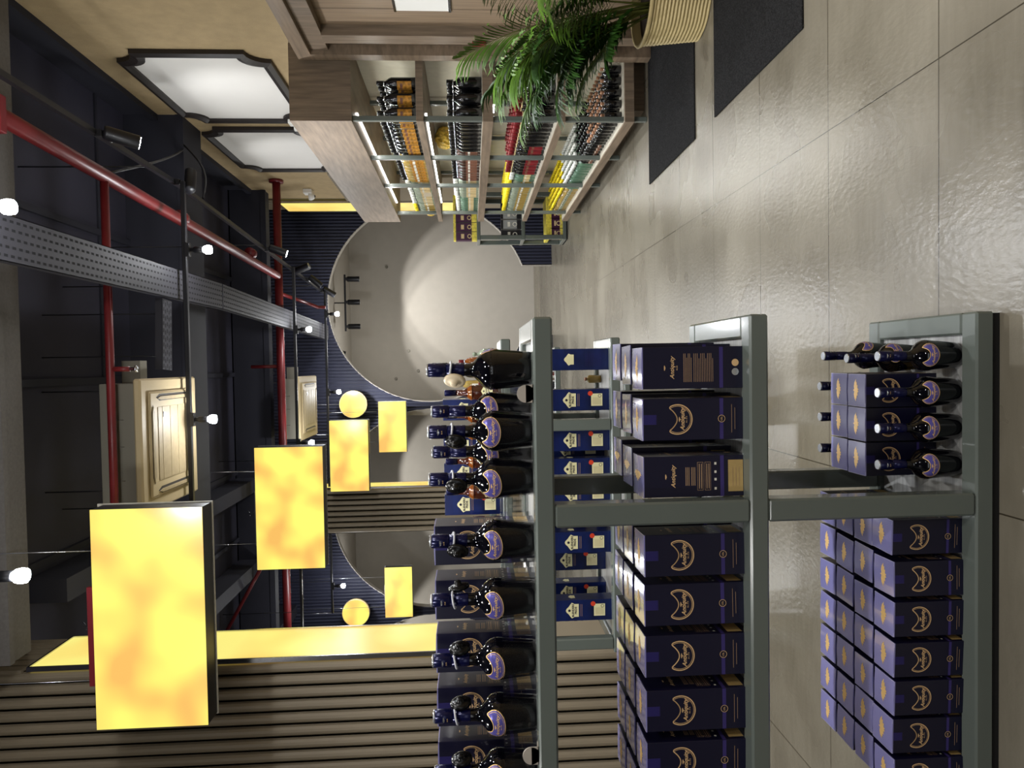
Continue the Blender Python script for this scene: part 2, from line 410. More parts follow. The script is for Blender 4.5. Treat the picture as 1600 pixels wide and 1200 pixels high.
def ribs(mb, x0, x1, y, z0, z1, mt, pitch=.08, dirn=-1, cuts=None, depth=.035, thick=.2):
    n = max(1, round((x1-x0)/pitch)); p = (x1-x0)/n
    for i in range(n):
        a = x0+i*p; cx = a+p/2
        for zz0, zz1 in (cuts(cx) if cuts else [(z0, z1)]):
            if zz1-zz0 < .005: continue
            prof = [(0,0),(.1,.0),(.16,.55),(.3,.9),(.5,1),(.7,.9),(.84,.55),(.9,0),(1,0)]
            vs = []; k = len(prof)
            for u, d in prof: vs += [(a+u*p, y+dirn*d*depth, zz0), (a+u*p, y+dirn*d*depth, zz1)]
            fs = [(2*j, 2*j+2, 2*j+3, 2*j+1) for j in range(k-1)]
            fs.append(tuple(2*j for j in range(k))[::-1]); fs.append(tuple(2*j+1 for j in range(k)))
            mb.add(vs, fs, mt)
            mb.box((a, y, zz0), (a+p, y+thick, zz1), mt)
GATES = [.99, -2.215, -5.42]; GZ = 1.905; GR = 1.545
def gate_wall(x0, x1, y, z1, mt, pitch, depth):
    mb = MB(); n = round((x1-x0)/pitch); p = (x1-x0)/n; prof = [(0,0),(.12,0),(.2,.7),(.5,1),(.8,.7),(.88,0),(1,0)]
    H = lambda x, g: math.sqrt(max(0, GR*GR-(x-g)**2))
    def column(a, lo, hi):
        vs = []; k = len(prof)
        for u, d in prof:
            x = a+u*p; vs += [(x, y-d*depth, lo(x)), (x, y-d*depth, hi(x))]
        for x in (a, a+p): vs += [(x, y+.09, lo(x)), (x, y+.09, hi(x))]
        fs = [(2*q, 2*q+2, 2*q+3, 2*q+1) for q in range(k-1)]+[(2*k, 2*k+1, 2*k+3, 2*k+2), (0,1,2*k+1,2*k), (2*k-2,2*k+2,2*k+3,2*k-1)]
        mb.add(vs, fs, mt)
    for i in range(n):
        a = x0+i*p; g = next((g for g in GATES if abs(a-g) < GR or abs(a+p-g) < GR), None)
        if g is None: column(a, lambda x: 0, lambda x: z1); continue
        column(a, lambda x: GZ+H(x, g), lambda x: z1)
        if abs(a+p/2-g) > .54: column(a, lambda x: 0, lambda x: max(.01, GZ-H(x, g)))
    return mb
struct(gate_wall(-7.2, 3.3, 11.06, 4.3, 'rib_navy', .05, .016).build('wall_back'))
for i, g in enumerate(GATES):                              # plaster lining of each moon gate
    mb = MB(); a0 = math.asin(.54/GR); N = 64; vs = []; fs = []
    path = [(g+.54, 0)]+[(g+GR*math.sin(a0+(2*PI-2*a0)*k/N), GZ-GR*math.cos(a0+(2*PI-2*a0)*k/N)) for k in range(N+1)]+[(g-.54, 0)]
    for x, z in path:
        for yy, s_ in ((11.046,.998),(11.152,.998),(11.152,1.004),(11.046,1.004)):
            vs.append((g+(x-g)*s_, yy, (GZ+(z-GZ)*s_) if z > 0 else 0))
    for k in range(len(path)-1):
        for j in range(4): fs.append((4*k+j, 4*k+(j+1)%4, 4*k+4+(j+1)%4, 4*k+4+j))
    mb.add(vs, fs, 'grey_plaster'); struct(mb.build('trim_%d' % (i+2)))
mb = MB(); mb.box((-7.2,14.15,0),(3.3,14.3,3.7),'grey_plaster'); struct(mb.build('wall_inner_back'))
mb = MB(); mb.box((-7.2,11.27,3.62),(3.3,14.2,3.7),'grey_plaster'); struct(mb.build('ceiling_inner'))
mb = MB(); mb.box((3.2,9.66,0),(3.35,14.3,4.3),'grey_plaster'); struct(mb.build('wall_inner_right'))
mb = MB(); mb.box((-.78,11.27,0),(-.66,14.15,3.62),'grey_plaster'); struct(mb.build('wall_inner_partition'))

# fluted piers with a glowing side
def pier(x0, x1, y0, y1, side, zg0, zg1, zt=4.3):
    mb = MB(); ribs(mb, x0, x1, y0+.035, 0, zt, 'rib'); mb.box((x0, y0+.05, 0), (x1, y1, zt), 'rib')
    xs = x1 if side > 0 else x0
    n = 6; p = (y1-y0)/n
    if zt > zg1+.05:
        for i in range(n): mb.box((xs-.01, y0+i*p+.01, zg1+.03), (xs+.012*side if side > 0 else xs+.01, y0+(i+1)*p-.01, zt), 'rib') if side > 0 else mb.box((xs-.012, y0+i*p+.01, zg1+.03), (xs+.01, y0+(i+1)*p-.01, zt), 'rib')
    return mb
mb = pier(-3.29, -1.79, 4.35, 4.86, 1, 1.35, 3.97); struct(mb.build('wall_pier_near'))
mb = pier(-2.40, -1.76, 10.3, 10.7, 1, 1.35, 3.97); struct(mb.build('wall_pier_far'))
mb = pier(2.25, 3.2, 9.72, 10.3, -1, 1.35, 3.82); struct(mb.build('wall_pier_right'))
def lightpanel(x, y0, y1, z0, z1, side, label):
    t = empty('wall_light_panel', (x, (y0+y1)/2, z0))
    h = (y1-y0)/2; mb = MB(); a, b = (0, .02*side) if side > 0 else (.02*side, 0)
    mb.box((a, -h+.012, .012), (b, h-.012, z1-z0-.012), 'membrane_pier'); mb.build('diffuser', t)
    mb = MB(); a, b = (0, .028*side) if side > 0 else (.028*side, 0)
    for q in (((a,-h,0),(b,-h+.012,z1-z0)), ((a,h-.012,0),(b,h,z1-z0)), ((a,-h+.012,0),(b,h-.012,.012)), ((a,-h+.012,z1-z0-.012),(b,h-.012,z1-z0))): mb.box(*q, 'chrome')
    mb.build('frame', t); tag(t, label, 'light panel', 'glowing panels on the pillar sides')
lightpanel(-1.79, 4.36, 4.86, 1.35, 3.97, 1, 'wide yellow glowing panel on the side of the near fluted pillar')
lightpanel(-1.76, 10.31, 10.7, 1.35, 3.97, 1, 'thin yellow glowing strip on the far fluted pillar beside the third lamp')
lightpanel(2.235, 9.74, 10.28, 1.35, 3.82, -1, 'yellow glowing panel beyond the wooden rack below the dome camera')
# ribbed wainscot on the right wall past the beige boards, beige boards behind the rack
mb = MB()
n = 17
for i in range(n):
    y = 8.36+i*.08; vs = []; prof = [(0,0),(.1,0),(.2,.6),(.5,1),(.8,.6),(.9,0),(1,0)]
    for u, d in prof: vs += [(2.25-d*.035, y+u*.08, 0), (2.25-d*.035, y+u*.08, 2.9)]
    mb.add(vs, [(2*j, 2*j+1, 2*j+3, 2*j+2) for j in range(6)], 'rib')
struct(mb.build('wall_ribbed_cladding'))
mb = MB()
for y0, y1 in ((5.02,6.0),(6.01,6.97),(6.98,8.36)): mb.box((2.232, y0+.004, 0), (2.25, y1-.004, 2.5), 'board')
struct(mb.build('wall_boards'))
# ceiling cross beams
for i, (y0, y1, z0, mt) in enumerate([(4.0,4.2,3.84,'beam_grey'),(6.5,6.95,3.8,'black_panel'),(9.2,9.4,3.85,'black_panel')]):
    xa = -1.60 if i == 0 else -7.2; mb = MB(); mb.box((xa,y0,z0),(2.25,y1,4.3),mt); mb.box((xa,y0-.01,z0-.015),(2.25,y0+.03,z0+.05),mt); struct(mb.build('beam_%d' % (i+1)))
# door in the right wall
mb = MB(); mb.box((2.19,3.3,0),(2.25,4.66,2.21),'wood_door')
for y in (3.9,4.45): mb.box((2.188,y,0),(2.2,y+.006,2.21),'wood_dark')
d = struct(mb.build('door_1'))
mb = MB(); mb.box((2.12,4.66,0),(2.25,4.775,2.205),'wood_dark'); mb.box((2.17,4.775,0),(2.25,4.90,2.205),'wood_dark'); mb.box((2.10,4.90,0),(2.25,4.985,2.325),'wood_light')
mb.box((2.13,3.2,2.205),(2.25,4.898,2.325),'wood_dark'); mb.box((2.10,3.2,2.325),(2.25,4.985,2.42),'wood_light')
mb.build('door_frame', d)
mb = MB(); mb.box((2.10,4.72,1.15),(2.12,4.76,1.24),'maroon', bevel=.003); mb.build('latch', d)
mb = MB(); mb.box((2.183,4.1,1.38),(2.189,4.462,1.71),'paper'); mb.box((2.181,4.0,1.37),(2.19,4.475,1.385),'chrome'); mb.box((2.181,4.0,1.705),(2.19,4.475,1.72),'chrome')
tag(mb.build('paper_sheet'), 'white paper notice fixed to the brown wooden door', 'paper')

# ------------------------------------------------------------------ framed white panels
def framed(y0, y1, z0, z1, label):
    cy_, cz = (y0+y1)/2, z0; h = (y1-y0)/2; H = z1-z0; q = .15
    t = empty('framed_wall_panel', (2.248, cy_, z0))
    def contour(ins):
        a, b, lo, hi = -h+ins, h-ins, ins, H-ins; pts = []
        r = q
        for (cx, cz, s0) in ((b, lo, 180), (b, hi, 270), (a, hi, 0), (a, lo, 90)):
            pp = []
            for k in range(7):
                an = math.radians(s0-15*k); pp.append((cx+r*math.cos(an), cz+r*math.sin(an)))
            pts += [pp]
        # shelves either side of every scoop
        out = []
        for pp in pts: out += pp
        return out
    o_, i_ = contour(0), contour(.072)
    mb = MB(); n = len(o_)
    mids = [((o_[k][0]+i_[k][0])/2, (o_[k][1]+i_[k][1])/2) for k in range(n)]
    vs = []
    for k in range(n):
        vs += [(0, *o_[k]), (-.03, *o_[k]), (-.045, *mids[k]), (-.03, *i_[k]), (0, *i_[k])]
    fs = []
    for k in range(n):
        k2 = (k+1) % n
        for j in range(4): fs.append((5*k+j, 5*k+j+1, 5*k2+j+1, 5*k2+j))
    mb.add(vs, fs, 'frame_black'); mb.build('moulding', t)
    mb = MB(); c = (0, H/2)
    mb.add([(-.012, *c)]+[(-.012, y, z) for y, z in i_], [(0, k+1, (k+1) % n+1) for k in range(n)], 'panel_white'); mb.build('panel', t)
    tag(t, label, 'wall panel', 'white panels in dark scooped frames high on the beige wall')
framed(5.18, 6.62, 2.70, 3.79, 'nearer white panel in a dark scooped frame above the wooden rack')
framed(6.80, 8.24, 2.70, 3.79, 'farther white panel in a dark scooped frame above the wooden rack')

# ------------------------------------------------------------------ floor mats
def floormat(x0, x1, y0, y1, label):
    mb = MB(); mb.rbox((x0-(x0+x1)/2, -(y1-y0)/2, 0), ((x1-x0)/2, (y1-y0)/2, .009), 'mat_carpet', .003)
    tag(mb.build('door_mat', None, ((x0+x1)/2, (y0+y1)/2, 0)), label, 'floor mat', 'dark door mats')
floormat(1.25, 2.19, 3.97, 4.985, 'charcoal carpet mat between the wooden rack and the potted palm')
floormat(1.258, 2.19, 2.67, 3.645, 'larger-looking charcoal carpet mat in front of the potted palm')

# ------------------------------------------------------------------ potted palm
def palm():
    px, py = 1.968, 3.87
    t = empty('potted_palm', (px, py, 0.0)); mb = MB()
    seg = 72; prof = []; H = .325
    vs = []; fs = []; nz = 80
    for i in range(nz+1):
        z = H*i/nz; base = .20+.03*(z/H)
        for k in range(seg):
            a = 2*PI*k/seg; w = math.sin(2*PI*(z/.0195)+.9*math.sin(3*a)+.6*math.sin(7*a+1))
            r = base+.0045*w; vs.append((r*math.cos(a), r*math.sin(a), z))
    for i in range(nz):
        for k in range(seg): fs.append((i*seg+k, i*seg+(k+1)%seg, (i+1)*seg+(k+1)%seg, (i+1)*seg+k))
    fs.append(tuple(range(seg))[::-1]); mb.add(vs, fs, 'pot', True)
    mb.lathe([(.238,H-.012),(.243,H),(.238,H+.006),(.224,H+.006),(.222,H-.05)], 'pot', 48, cap=False)
    mb.build('pot', t)
    mb = MB(); mb.lathe([(.0,H-.045),(.223,H-.045)], 'soil', 32, cap=False); mb.build('soil', t)
    rnd = random.Random(3)
    fr = [ # azimuth deg, elevation start, length, droop
        (178,80,.98,.75),(190,74,.88,.85),(165,72,.95,.8),(200,66,.72,.8),(150,78,1.0,.5),(215,70,.85,.6),(250,68,.85,.6),(270,76,.95,.5),
        (120,70,.9,.6),(95,66,.8,.6),(60,72,.9,.5),(20,75,.9,.5),(330,72,.85,.6),(300,66,.8,.7),(172,60,.62,.7),(182,70,.8,.95),(196,78,1.0,.65),(188,80,.9,.5),(204,76,.95,.7),(186,66,.55,.5),(205,54,.5,.7),(185,86,1.06,.4),(160,64,.7,.9)]
    for az, el, L, dr in fr:
        az = math.radians(az+rnd.uniform(-6,6)); el = math.radians(el)
        d0 = Vector((math.cos(az)*math.cos(el), math.sin(az)*math.cos(el), math.sin(el)))
        hz = Vector((math.cos(az), math.sin(az), 0)); p = Vector((hz.x*.05+rnd.uniform(-.03,.03), hz.y*.05+rnd.uniform(-.03,.03), H-.045)); pts = [p.copy()]; N = 22
        for i in range(N):
            u = i/N; e = el-dr*1.35*u**1.7
            p = p+Vector((hz.x*math.cos(e), hz.y*math.cos(e), math.sin(e)))*L/N; pts.append(p.copy())
        while max(q.x for q in pts) > .2:                     # fronds that would meet the wall stand steeper
            el += .08; d_ = 1.0; p = pts[0].copy(); pts = [p.copy()]
            for i in range(N):
                e = min(el, PI/2+.4)-dr*.8*(i/N)**1.7; p = p+Vector((hz.x*math.cos(e), hz.y*math.cos(e), math.sin(e)))*L/N; pts.append(p.copy())
            if el > PI: break
        mb = MB(); mb.tube(pts, [.0065*(1-.8*i/N) for i in range(N+1)], 'stem', 5)
        lm = 'leaf' if rnd.random() < .6 else 'leaf_light'
        side = hz.cross(Vector((0,0,1)))
        for i in range(6, N+1):
            for sd in (-1, 1):
                for half in (0, .5):
                    if i == N and half: continue
                    c = pts[i] if not half else (pts[i]+pts[min(i+1,N)])/2
                    u = (i+half)/N; tan = (pts[min(i+1,N)]-pts[i-1]).normalized()
                    ll = (.17+.19*math.sin(PI*min(1,(u-.22)/.78)**.8))*(.8+.3*rnd.random())*(L/.9)
                    fwd = .75+.5*u
                    far = -9; dirv = (side*sd*1.0+tan*fwd+Vector((0,0,.12-.2*rnd.random()))).normalized()
                    wv = dirv.cross(Vector((0,0,1)))
                    wv = (wv+Vector((0,0,.5*sd))).normalized()
                    w = .0058+.0025*rnd.random(); vv = []; K_ = 5
                    for j in range(K_+1):
                        s_ = j/K_; q = c+dirv*ll*s_+Vector((0,0,-1))*ll*(.34+.25*rnd.random()*.3)*s_*s_; far = max(far, q.x)
                        ww = w*math.sin(PI*(.12+.88*(1-s_)))**.6 if j < K_ else .0004
                        vv += [tuple(q-wv*ww), tuple(q+wv*ww)]
                    if far > .26 or (far > .12 and q.y > .75): continue
                    mb.add(vv, [(2*j,2*j+1,2*j+3,2*j+2) for j in range(K_)], lm, True)
        mb.build('frond', t)
    tag(t, 'green areca palm in a beige pot with wavy ridges, standing on the mats', 'potted plant')
palm()

# ------------------------------------------------------------------ steel display gondolas
def bar(mb, lo, hi): mb.rbox(lo, hi, 'frame_paint', .005)
def gondola(xr, xl, y0, y1, tiers, posts, label, bh=.046, bw=.055, plinth=True, rz=0):
    cx = (xr+xl)/2; t = empty('display_stand', (cx, y0, 0), rz)
    a, b, D = xl-cx, xr-cx, y1-y0
    for z in tiers:
        mb = MB()
        bar(mb, (a,0,z-bh), (b,bw,z)); bar(mb, (a,D-bw,z-bh), (b,D,z))
        bar(mb, (a,bw,z-bh), (a+bw,D-bw,z)); bar(mb, (b-bw,bw,z-bh), (b,D-bw,z)); mb.build('tier_frame', t)
        mb = MB(); mb.box((a+bw-.002,bw-.002,z-.032), (b-bw+.002,D-bw+.002,z-.016), 'laminate'); mb.build('shelf_board', t)
    for px in posts:
        for yy in (0, D-bw):
            mb = MB()
            for k in range(len(tiers)-1): bar(mb, (px-cx-.0275,yy+.001,tiers[k]), (px-cx+.0275,yy+bw-.001,tiers[k+1]-bh))
            mb.build('post', t)
    if plinth:
        mb = MB(); mb.box((a+.004,.004,0), (b-.004,D-.004,tiers[0]-bh), 'rubber'); mb.build('plinth', t)
    tag(t, label, 'display stand', 'grey steel three-tier display stands')
    return t
gondola(.11, -1.83, 1.66, 2.13, (.062,.625,1.143), (-.362,-1.36), 'grey steel display stand in front, full of navy cartons')
gondola(.12, -1.40, 3.36, 3.83, (.062,.622,1.146), (-.295,-1.355), 'grey steel display stand directly behind the front stand, holding blue cartons')
gondola(.13, -1.40, 5.62, 6.09, (.062,.622,1.15), (-.295,-1.355), 'grey steel display stand third in line behind the other two')
gondola(2.22, 1.607, 9.2, 9.66, (.062,.60,1.175), (1.64,2.19), 'small grey steel stand beyond the wooden rack, with purple and black boxes')
B0, B1, B2 = .062-.0159, .625-.0159, 1.143-.0159

# ------------------------------------------------------------------ cartons
def side_f(w, d, k, e=.0004):
    if k == 0: return lambda u, v: (u, -d/2-e, v)
    if k == 1: return lambda u, v: (w/2+e, u, v)
    if k == 2: return lambda u, v: (-u, d/2+e, v)
    return lambda u, v: (-w/2-e, -u, v)
def antiquity_box(name, w, d, h, label):
    s = w/.102; root = empty(name)
    mb = MB(); mb.rbox((-w/2,-d/2,0), (w/2,d/2,h-.0012), 'carton_navy', .0008)
    f = side_f(w, d, 0)
    emblem(mb, lambda u, v: f(u, v+.675*h), 'gold', s)
    put2d(mb, rect(-.11*w, .875*h, .11*w, h-.002), 'violet_line', f); put2d(mb, outline(-.115*w, .87*h, .115*w, h-.002, .0006), 'purple', side_f(w, d, 0, .0006))
    for k in range(4):
        put2d(mb, rect(-w/2+.001, .245*h, w/2-.001, .28*h), 'purple', side_f(w, d, k))
    g = side_f(w, d, 0, .0008); put2d(mb, disc(.0085*s, cv=.2625*h), 'carton_navy', g)
    g = side_f(w, d, 0, .0010); put2d(mb, ring(.0085*s, .0010*s), 'gold', lambda u, v: g(u, v+.2625*h)); put2d(mb, text2d('USL', .0065*s), 'gold', g, 0, .2625*h)
    for q, ww in ((.165,.34),(.135,.26)): put2d(mb, rect(-ww*w, q*h, ww*w, q*h+.0009), 'print', f)
    # right side: name, notices, gold rectangle
    for k in (1, 3):
        f1 = side_f(w, d, k)
        put2d(mb, text2d('Antiquity', .0145*s, .35, .0002), 'gold', f1, 0, .72*h); put2d(mb, wings(.25*s), 'gold', f1, 0, .79*h)
        for q in (.60,.585,.57,.545,.53,.515): put2d(mb, rect(-.22*w, q*h, .22*w, q*h+.0016), 'print', f1)
        for q in (.44,.37): put2d(mb, outline(-.34*w, q*h, .34*w, (q+.055)*h, .0008), 'print', f1); put2d(mb, rect(-.3*w, (q+.012)*h, .3*w, (q+.02)*h), 'print', f1); put2d(mb, rect(-.3*w, (q+.032)*h, .3*w, (q+.04)*h), 'print', f1)
        for u in (-.3,-.08,.1,.3): put2d(mb, rect((u-.03)*w, .315*h, (u+.03)*w, .335*h), 'lab_white', f1)
        put2d(mb, rect(-.38*w, .065*h, .38*w, .205*h), 'gold_label', f1)
        for q in (.1,.13,.16): put2d(mb, rect(-.25*w, q*h, .2*w, q*h+.001), 'print', side_f(w, d, k, .0008))
    f2 = side_f(w, d, 2)
    put2d(mb, text2d('Antiquity', .0145*s, .35, .0002), 'gold', f2, 0, .72*h); put2d(mb, wings(.25*s), 'gold', f2, 0, .79*h)
    put2d(mb, text2d('BLUE', .005*s), 'gold', f2, 0, .675*h)
    for q in list(range(6)): put2d(mb, rect(-.34*w, (.61-.014*q)*h, (.34-.1*(q % 3 == 2))*w, (.61-.014*q)*h+.0011), 'print', f2)
    for q in list(range(12)): put2d(mb, rect(-.34*w, (.515-.016*q)*h, (.34-.12*(q % 4 == 3))*w, (.515-.016*q)*h+.0011), 'print', f2)
    put2d(mb, disc(.0088*s, cu=.11*w, cv=.13*h), 'gold', f2); put2d(mb, disc(.0088*s, cu=-.11*w, cv=.13*h), 'silver', f2)
    mb.build('carton_body', root)
    # slightly bowed lid
    mb = MB(); n = 8; vs = []
    for i in range(n+1):
        x = -w/2+w*i/n; z = h+.0016*math.cos(PI*(x/w)); vs += [(x,-d/2,z), (x,d/2,z), (x,-d/2,h-.002), (x,d/2,h-.002)]
    fs = []
    for i in range(n):
        k = 4*i; fs += [(k,k+4,k+5,k+1), (k,k+2,k+6,k+4), (k+1,k+5,k+7,k+3)]
    fs += [(0,1,3,2), (4*n,4*n+2,4*n+3,4*n+1)]
    mb.add(vs, fs, 'carton_top')
    put2d(mb, wings(1.22*s), 'gold_bright', lambda u, v: (u, v*1.35, h+.0005+.0016*math.cos(PI*(u/w))))
    put2d(mb, outline(-w/2, -d/2, w/2, d/2, .0011), 'lid_highlight', lambda u, v: (u, v, h+.0006+.0016*math.cos(PI*(u/w))))  # pale outline: the edge highlight of the lid, put into its colour
    mb.build('carton_lid', root)
    tag(root, label, 'carton'); return root
bigbox = antiquity_box('whisky_carton', .102, .100, .265, 'navy carton with gold crescent')
smallbox = antiquity_box('half_bottle_carton', .0885, .086, .196, 'short navy carton with gold crescent')

# ------------------------------------------------------------------ bottles
PROF = [(.036,0),(.0405,.003),(.0430,.02),(.0490,.090),(.0508,.104),(.0505,.114),(.0470,.126),(.0395,.136),(.029,.145),(.019,.154),(.0152,.165),(.0145,.205),(.0145,.222)]
def prof_r(z, s):
    z = z/s
    for (r0, z0), (r1, z1) in zip(PROF, PROF[1:]):
        if z0 <= z <= z1: return s*(r0+(r1-r0)*(z-z0)/(z1-z0))
    return s*PROF[-1][0]
def antiquity_bottle(name, s, lab, tagkind=None):
    root = empty(name)
    mb = MB(); mb.lathe([(r*s, z*s) for r, z in PROF], 'glass_black', 32)
    for k in range(40):                                    # studs round the shoulder
        a = 2*PI*k/40
        if -PI*.5-.75 < (a if a < PI else a-2*PI) < -PI*.5+.75: continue
        r = .0506*s; mb.lathe([(.0012*s,-.0012*s),(.0016*s,0),(.0006*s,.0014*s)], 'glass_black', 6, (r*math.cos(a), r*math.sin(a), .113*s))
    mb.build('glass_bottle', root)
    mb = MB(); mb.lathe([(.0157*s,.178*s),(.0160*s,.18*s),(.0158*s,.224*s)], 'cap_navy', 24); mb.build('neck_sleeve', root)
    mb = MB(); mb.lathe([(.0165*s,.2245*s),(.0172*s,.2255*s),(.0172*s,.266*s),(.0163*s,.2665*s)], 'cap_navy', 24); mb.lathe([(.0160*s,.2662*s),(.0158*s,.270*s),(.0148*s,.2712*s)], 'silver', 24)
    f = lambda u, v: (.0176*s*math.sin(u/(.0176*s)), -.0176*s*math.cos(u/(.0176*s)), v)
    put2d(mb, wings(.3*s), 'silver', f, 0, .245*s); put2d(mb, text2d('BLUE', .004*s), 'gold', f, 0, .236*s); mb.build('bottle_cap', root)
    # crescent label wrapped on the shoulder
    mb = MB()
    def w(e):
        def g(u, v):
            zz = (.1215*s)+v*.72; r = prof_r(zz, s)+e; a = u/(.048*s)
            return (r*math.sin(a), -r*math.cos(a), zz)
        return g
    pts = crescent(s*1.1); c = (0, -.014*s); n = len(pts); vs = []; fs = []; RN = 6
    for j in range(RN+1):
        for x, y in pts: vs.append(w(.0006)(c[0]+(x-c[0])*j/RN, c[1]+(y-c[1])*j/RN))
    for j in range(RN):
        for k in range(n): fs.append((j*n+k, j*n+(k+1)%n, (j+1)*n+(k+1)%n, (j+1)*n+k))
    mb.add(vs, fs, 'label_purple', True)
    put2d(mb, stroke(pts, .0022*s), 'gold_bright', w(.0010)); put2d(mb, stroke([(x*.88, y*.88) for x, y in pts], .0008*s), 'gold_bright', w(.0010))
    put2d(mb, text2d('Antiquity', .0150*s, .35, .0002), 'gold_bright', w(.0012), 0, -.014*s); put2d(mb, wings(.24*s), 'gold_bright', w(.0012), 0, -.006*s)
    put2d(mb, text2d('BLUE', .006*s), 'gold_bright', w(.0012), 0, -.026*s)
    mb.build('label', root)
    tag(root, lab, 'bottle'); return root
def security_tag(x, y, z, ang, mt, label, tilt=.3):
    t = empty('security_tag', (x, y, z)); mb = MB()
    mb.tube([(.0205*math.cos(2*PI*k/16), .0205*math.sin(2*PI*k/16), .004*math.cos(2*PI*k/16+ang)) for k in range(17)], .0026, 'tag_wire', 8, cap=False); mb.build('wire_loop', t)
    mb = MB(); c = Vector((math.cos(ang), math.sin(ang), 0)); n = 20
    N = (c+Vector((0,-.6,tilt))).normalized(); a = N.cross(Vector((0,0,1))).normalized(); b = a.cross(N)
    cen = c*.031+Vector((0,0,-.012)); vs = []
    for e, rr in ((-.005,.8),(-.004,1),(.002,1),(.005,.75),(.0055,.38),(.016,.3),(.018,.2)):
        for k in range(n): q = cen+N*e+(a*math.cos(2*PI*k/n)*.020+b*math.sin(2*PI*k/n)*.027)*rr; vs.append(tuple(q))
    fs = [(j*n+k, j*n+(k+1)%n, (j+1)*n+(k+1)%n, (j+1)*n+k) for j in range(6) for k in range(n)]+[tuple(range(n))[::-1], tuple(range(6*n,7*n))]
    mb.add(vs, fs, mt, True); mb.build('tag_disc', t)
    tag(t, label, 'security tag', 'security tags hung on the bottle necks')
bigbottle = antiquity_bottle('whisky_bottle', 1.0, 'black whisky bottle')
smallbottle = antiquity_bottle('half_bottle', .78, 'small black whisky bottle')
rj = random.Random(11)
j = lambda a: rj.uniform(-a, a)

# front stand, top tier
cols = [(-.012,.3),(-.165,0),(-.283,-.25),(-.437,-.15),(-.585,-.2),(-.737,-.15),(-.878,-.2),(-1.02,-.1)]
for i, (x, r) in enumerate(cols):
    place(bigbottle, (x, 1.765, B2), r if i else 1.9, f'black long-necked bottle with crescent label, {ORD[i]} from aisle end, front row of top tier', 'large whisky bottles along the front top tier')
    sp_ = (x, 1.765, B2+.214)
    an = [(-.35),(-2.4),(-2.0),(-2.3),(.5),(-.1),(.1),(0)][i]
    security_tag(*sp_, an if i else -2.6, 'tag_cream' if i == 0 else 'tag_black', f'{"cream" if i == 0 else "black"} round tag on the neck of the {ORD[i]} top-tier bottle from the aisle end', .2)
for i, x in enumerate((-.03,-.145,-.255)):
    place(bigbottle, (x+.02, 1.93, B2), .4-.3*i, f'black bottle in the second row of the front top tier, {ORD[i]} from aisle end', 'second row whisky bottles of the front top tier')
for i, x in enumerate((-.470,-.613,-.755,-.897,-1.04)):
    place(bigbox, (x, 1.90, B2), j(.03), f'navy crescent carton behind the top tier bottles, {ORD[i]} from the aisle end', 'tall navy cartons on the front top tier')
# front stand, middle tier
for row in range(3):
    for i, x in enumerate((-.014,-.142,-.280)):
        rz = [PI, 0, -PI/2][i]+j(.03) if row == 0 else [PI,.02,-PI/2][i]+j(.06)
        if row == 1 and i == 0: rz = .03
        face = ['printed back outward','gold crescent outward','gold rectangle outward'][i]
        place(bigbox, (x+j(.003)+(.006*row), 1.755+.125*row, B1), rz, f'tall navy carton, {face}, {ORD[i]} from aisle end, {["front","second","rear"][row]} row of middle tier', 'tall navy cartons right of the post on the middle tier')
    for i in range(6):
        x = -.474-.1275*i-(.003 if row else 0)
        place(bigbox, (x+j(.004), 1.755+.122*row+(.006 if i == 1 else 0)+j(.003), B1), j(.04), f'tall navy carton beyond the post, {ORD[i]} from post, {["front","second","rear"][row]} row of middle tier', 'tall navy cartons left of the post on the middle tier')
# front stand, bottom tier
for row, y in enumerate((1.752,1.90,2.03)):
    place(smallbottle, (.005-.004*row+(.012 if row == 2 else 0), y, B0), [.05,.5,1.2][row], f'small black bottle in the bottom tier column at the aisle end, {["front","middle","rear"][row]} one', 'half bottles in the rightmost column of the bottom tier')
for i, x in enumerate((-.088,-.179,-.272)):
    place(smallbottle, (x, 1.752, B0), j(.1), f'small black bottle before two short cartons, {ORD[i+1]} from aisle end, bottom tier', 'front half bottles of the bottom tier')
    place(smallbox, (x+.002, 1.875, B0), j(.015), f'short navy carton directly behind a bottle, {ORD[i]} from aisle end, bottom tier', 'short cartons behind the bottom tier bottles')
    place(smallbox, (x+.003, 1.967, B0), j(.015), f'short navy carton second behind a bottle, {ORD[i]} from aisle end, bottom tier', 'short cartons behind the bottom tier bottles')
    place(smallbottle, (x+.008, 2.052, B0), j(.3), f'small black bottle whose neck rises behind short cartons, {ORD[i]} from aisle end', 'rear half bottles of the bottom tier')
for row in range(4):
    for i in range(7):
        x = -.452-.1008*i+.004*row
        place(smallbox, (x+j(.003), 1.748+.096*row+(.008 if i in (0,5) and row == 0 else 0), B0), j(.045)-.02, f'short navy carton beyond the post, {ORD[i]} from post, {["front","second","third","rear"][row]} row of bottom tier', 'short navy cartons left of the post on the bottom tier')

# clear rail and its holders
t = empty('clear_rail', (-.9, 1.672, 1.143)); mb = MB(); mb.box((-.92,-.0015,0), (.925,.0015,.083), 'clear'); mb.build('rail_sheet', t)
for x in (.83, -.035):
    mb = MB(); mb.prism(disc(.021, 24)[0], 'holder', lambda u, v, t_: (x+u, t_, .018+v), -.0065, -.0025); mb.box((x-.021,-.0065,-.0005),(x+.021,-.0025,.018),'holder'); mb.box((x-.021,-.0065,-.0005),(x+.021,.02,.0025),'holder'); mb.build('rail_holder', t)
tag(t, 'clear acrylic strip with metal holders along the front edge of the top tier', 'rail')

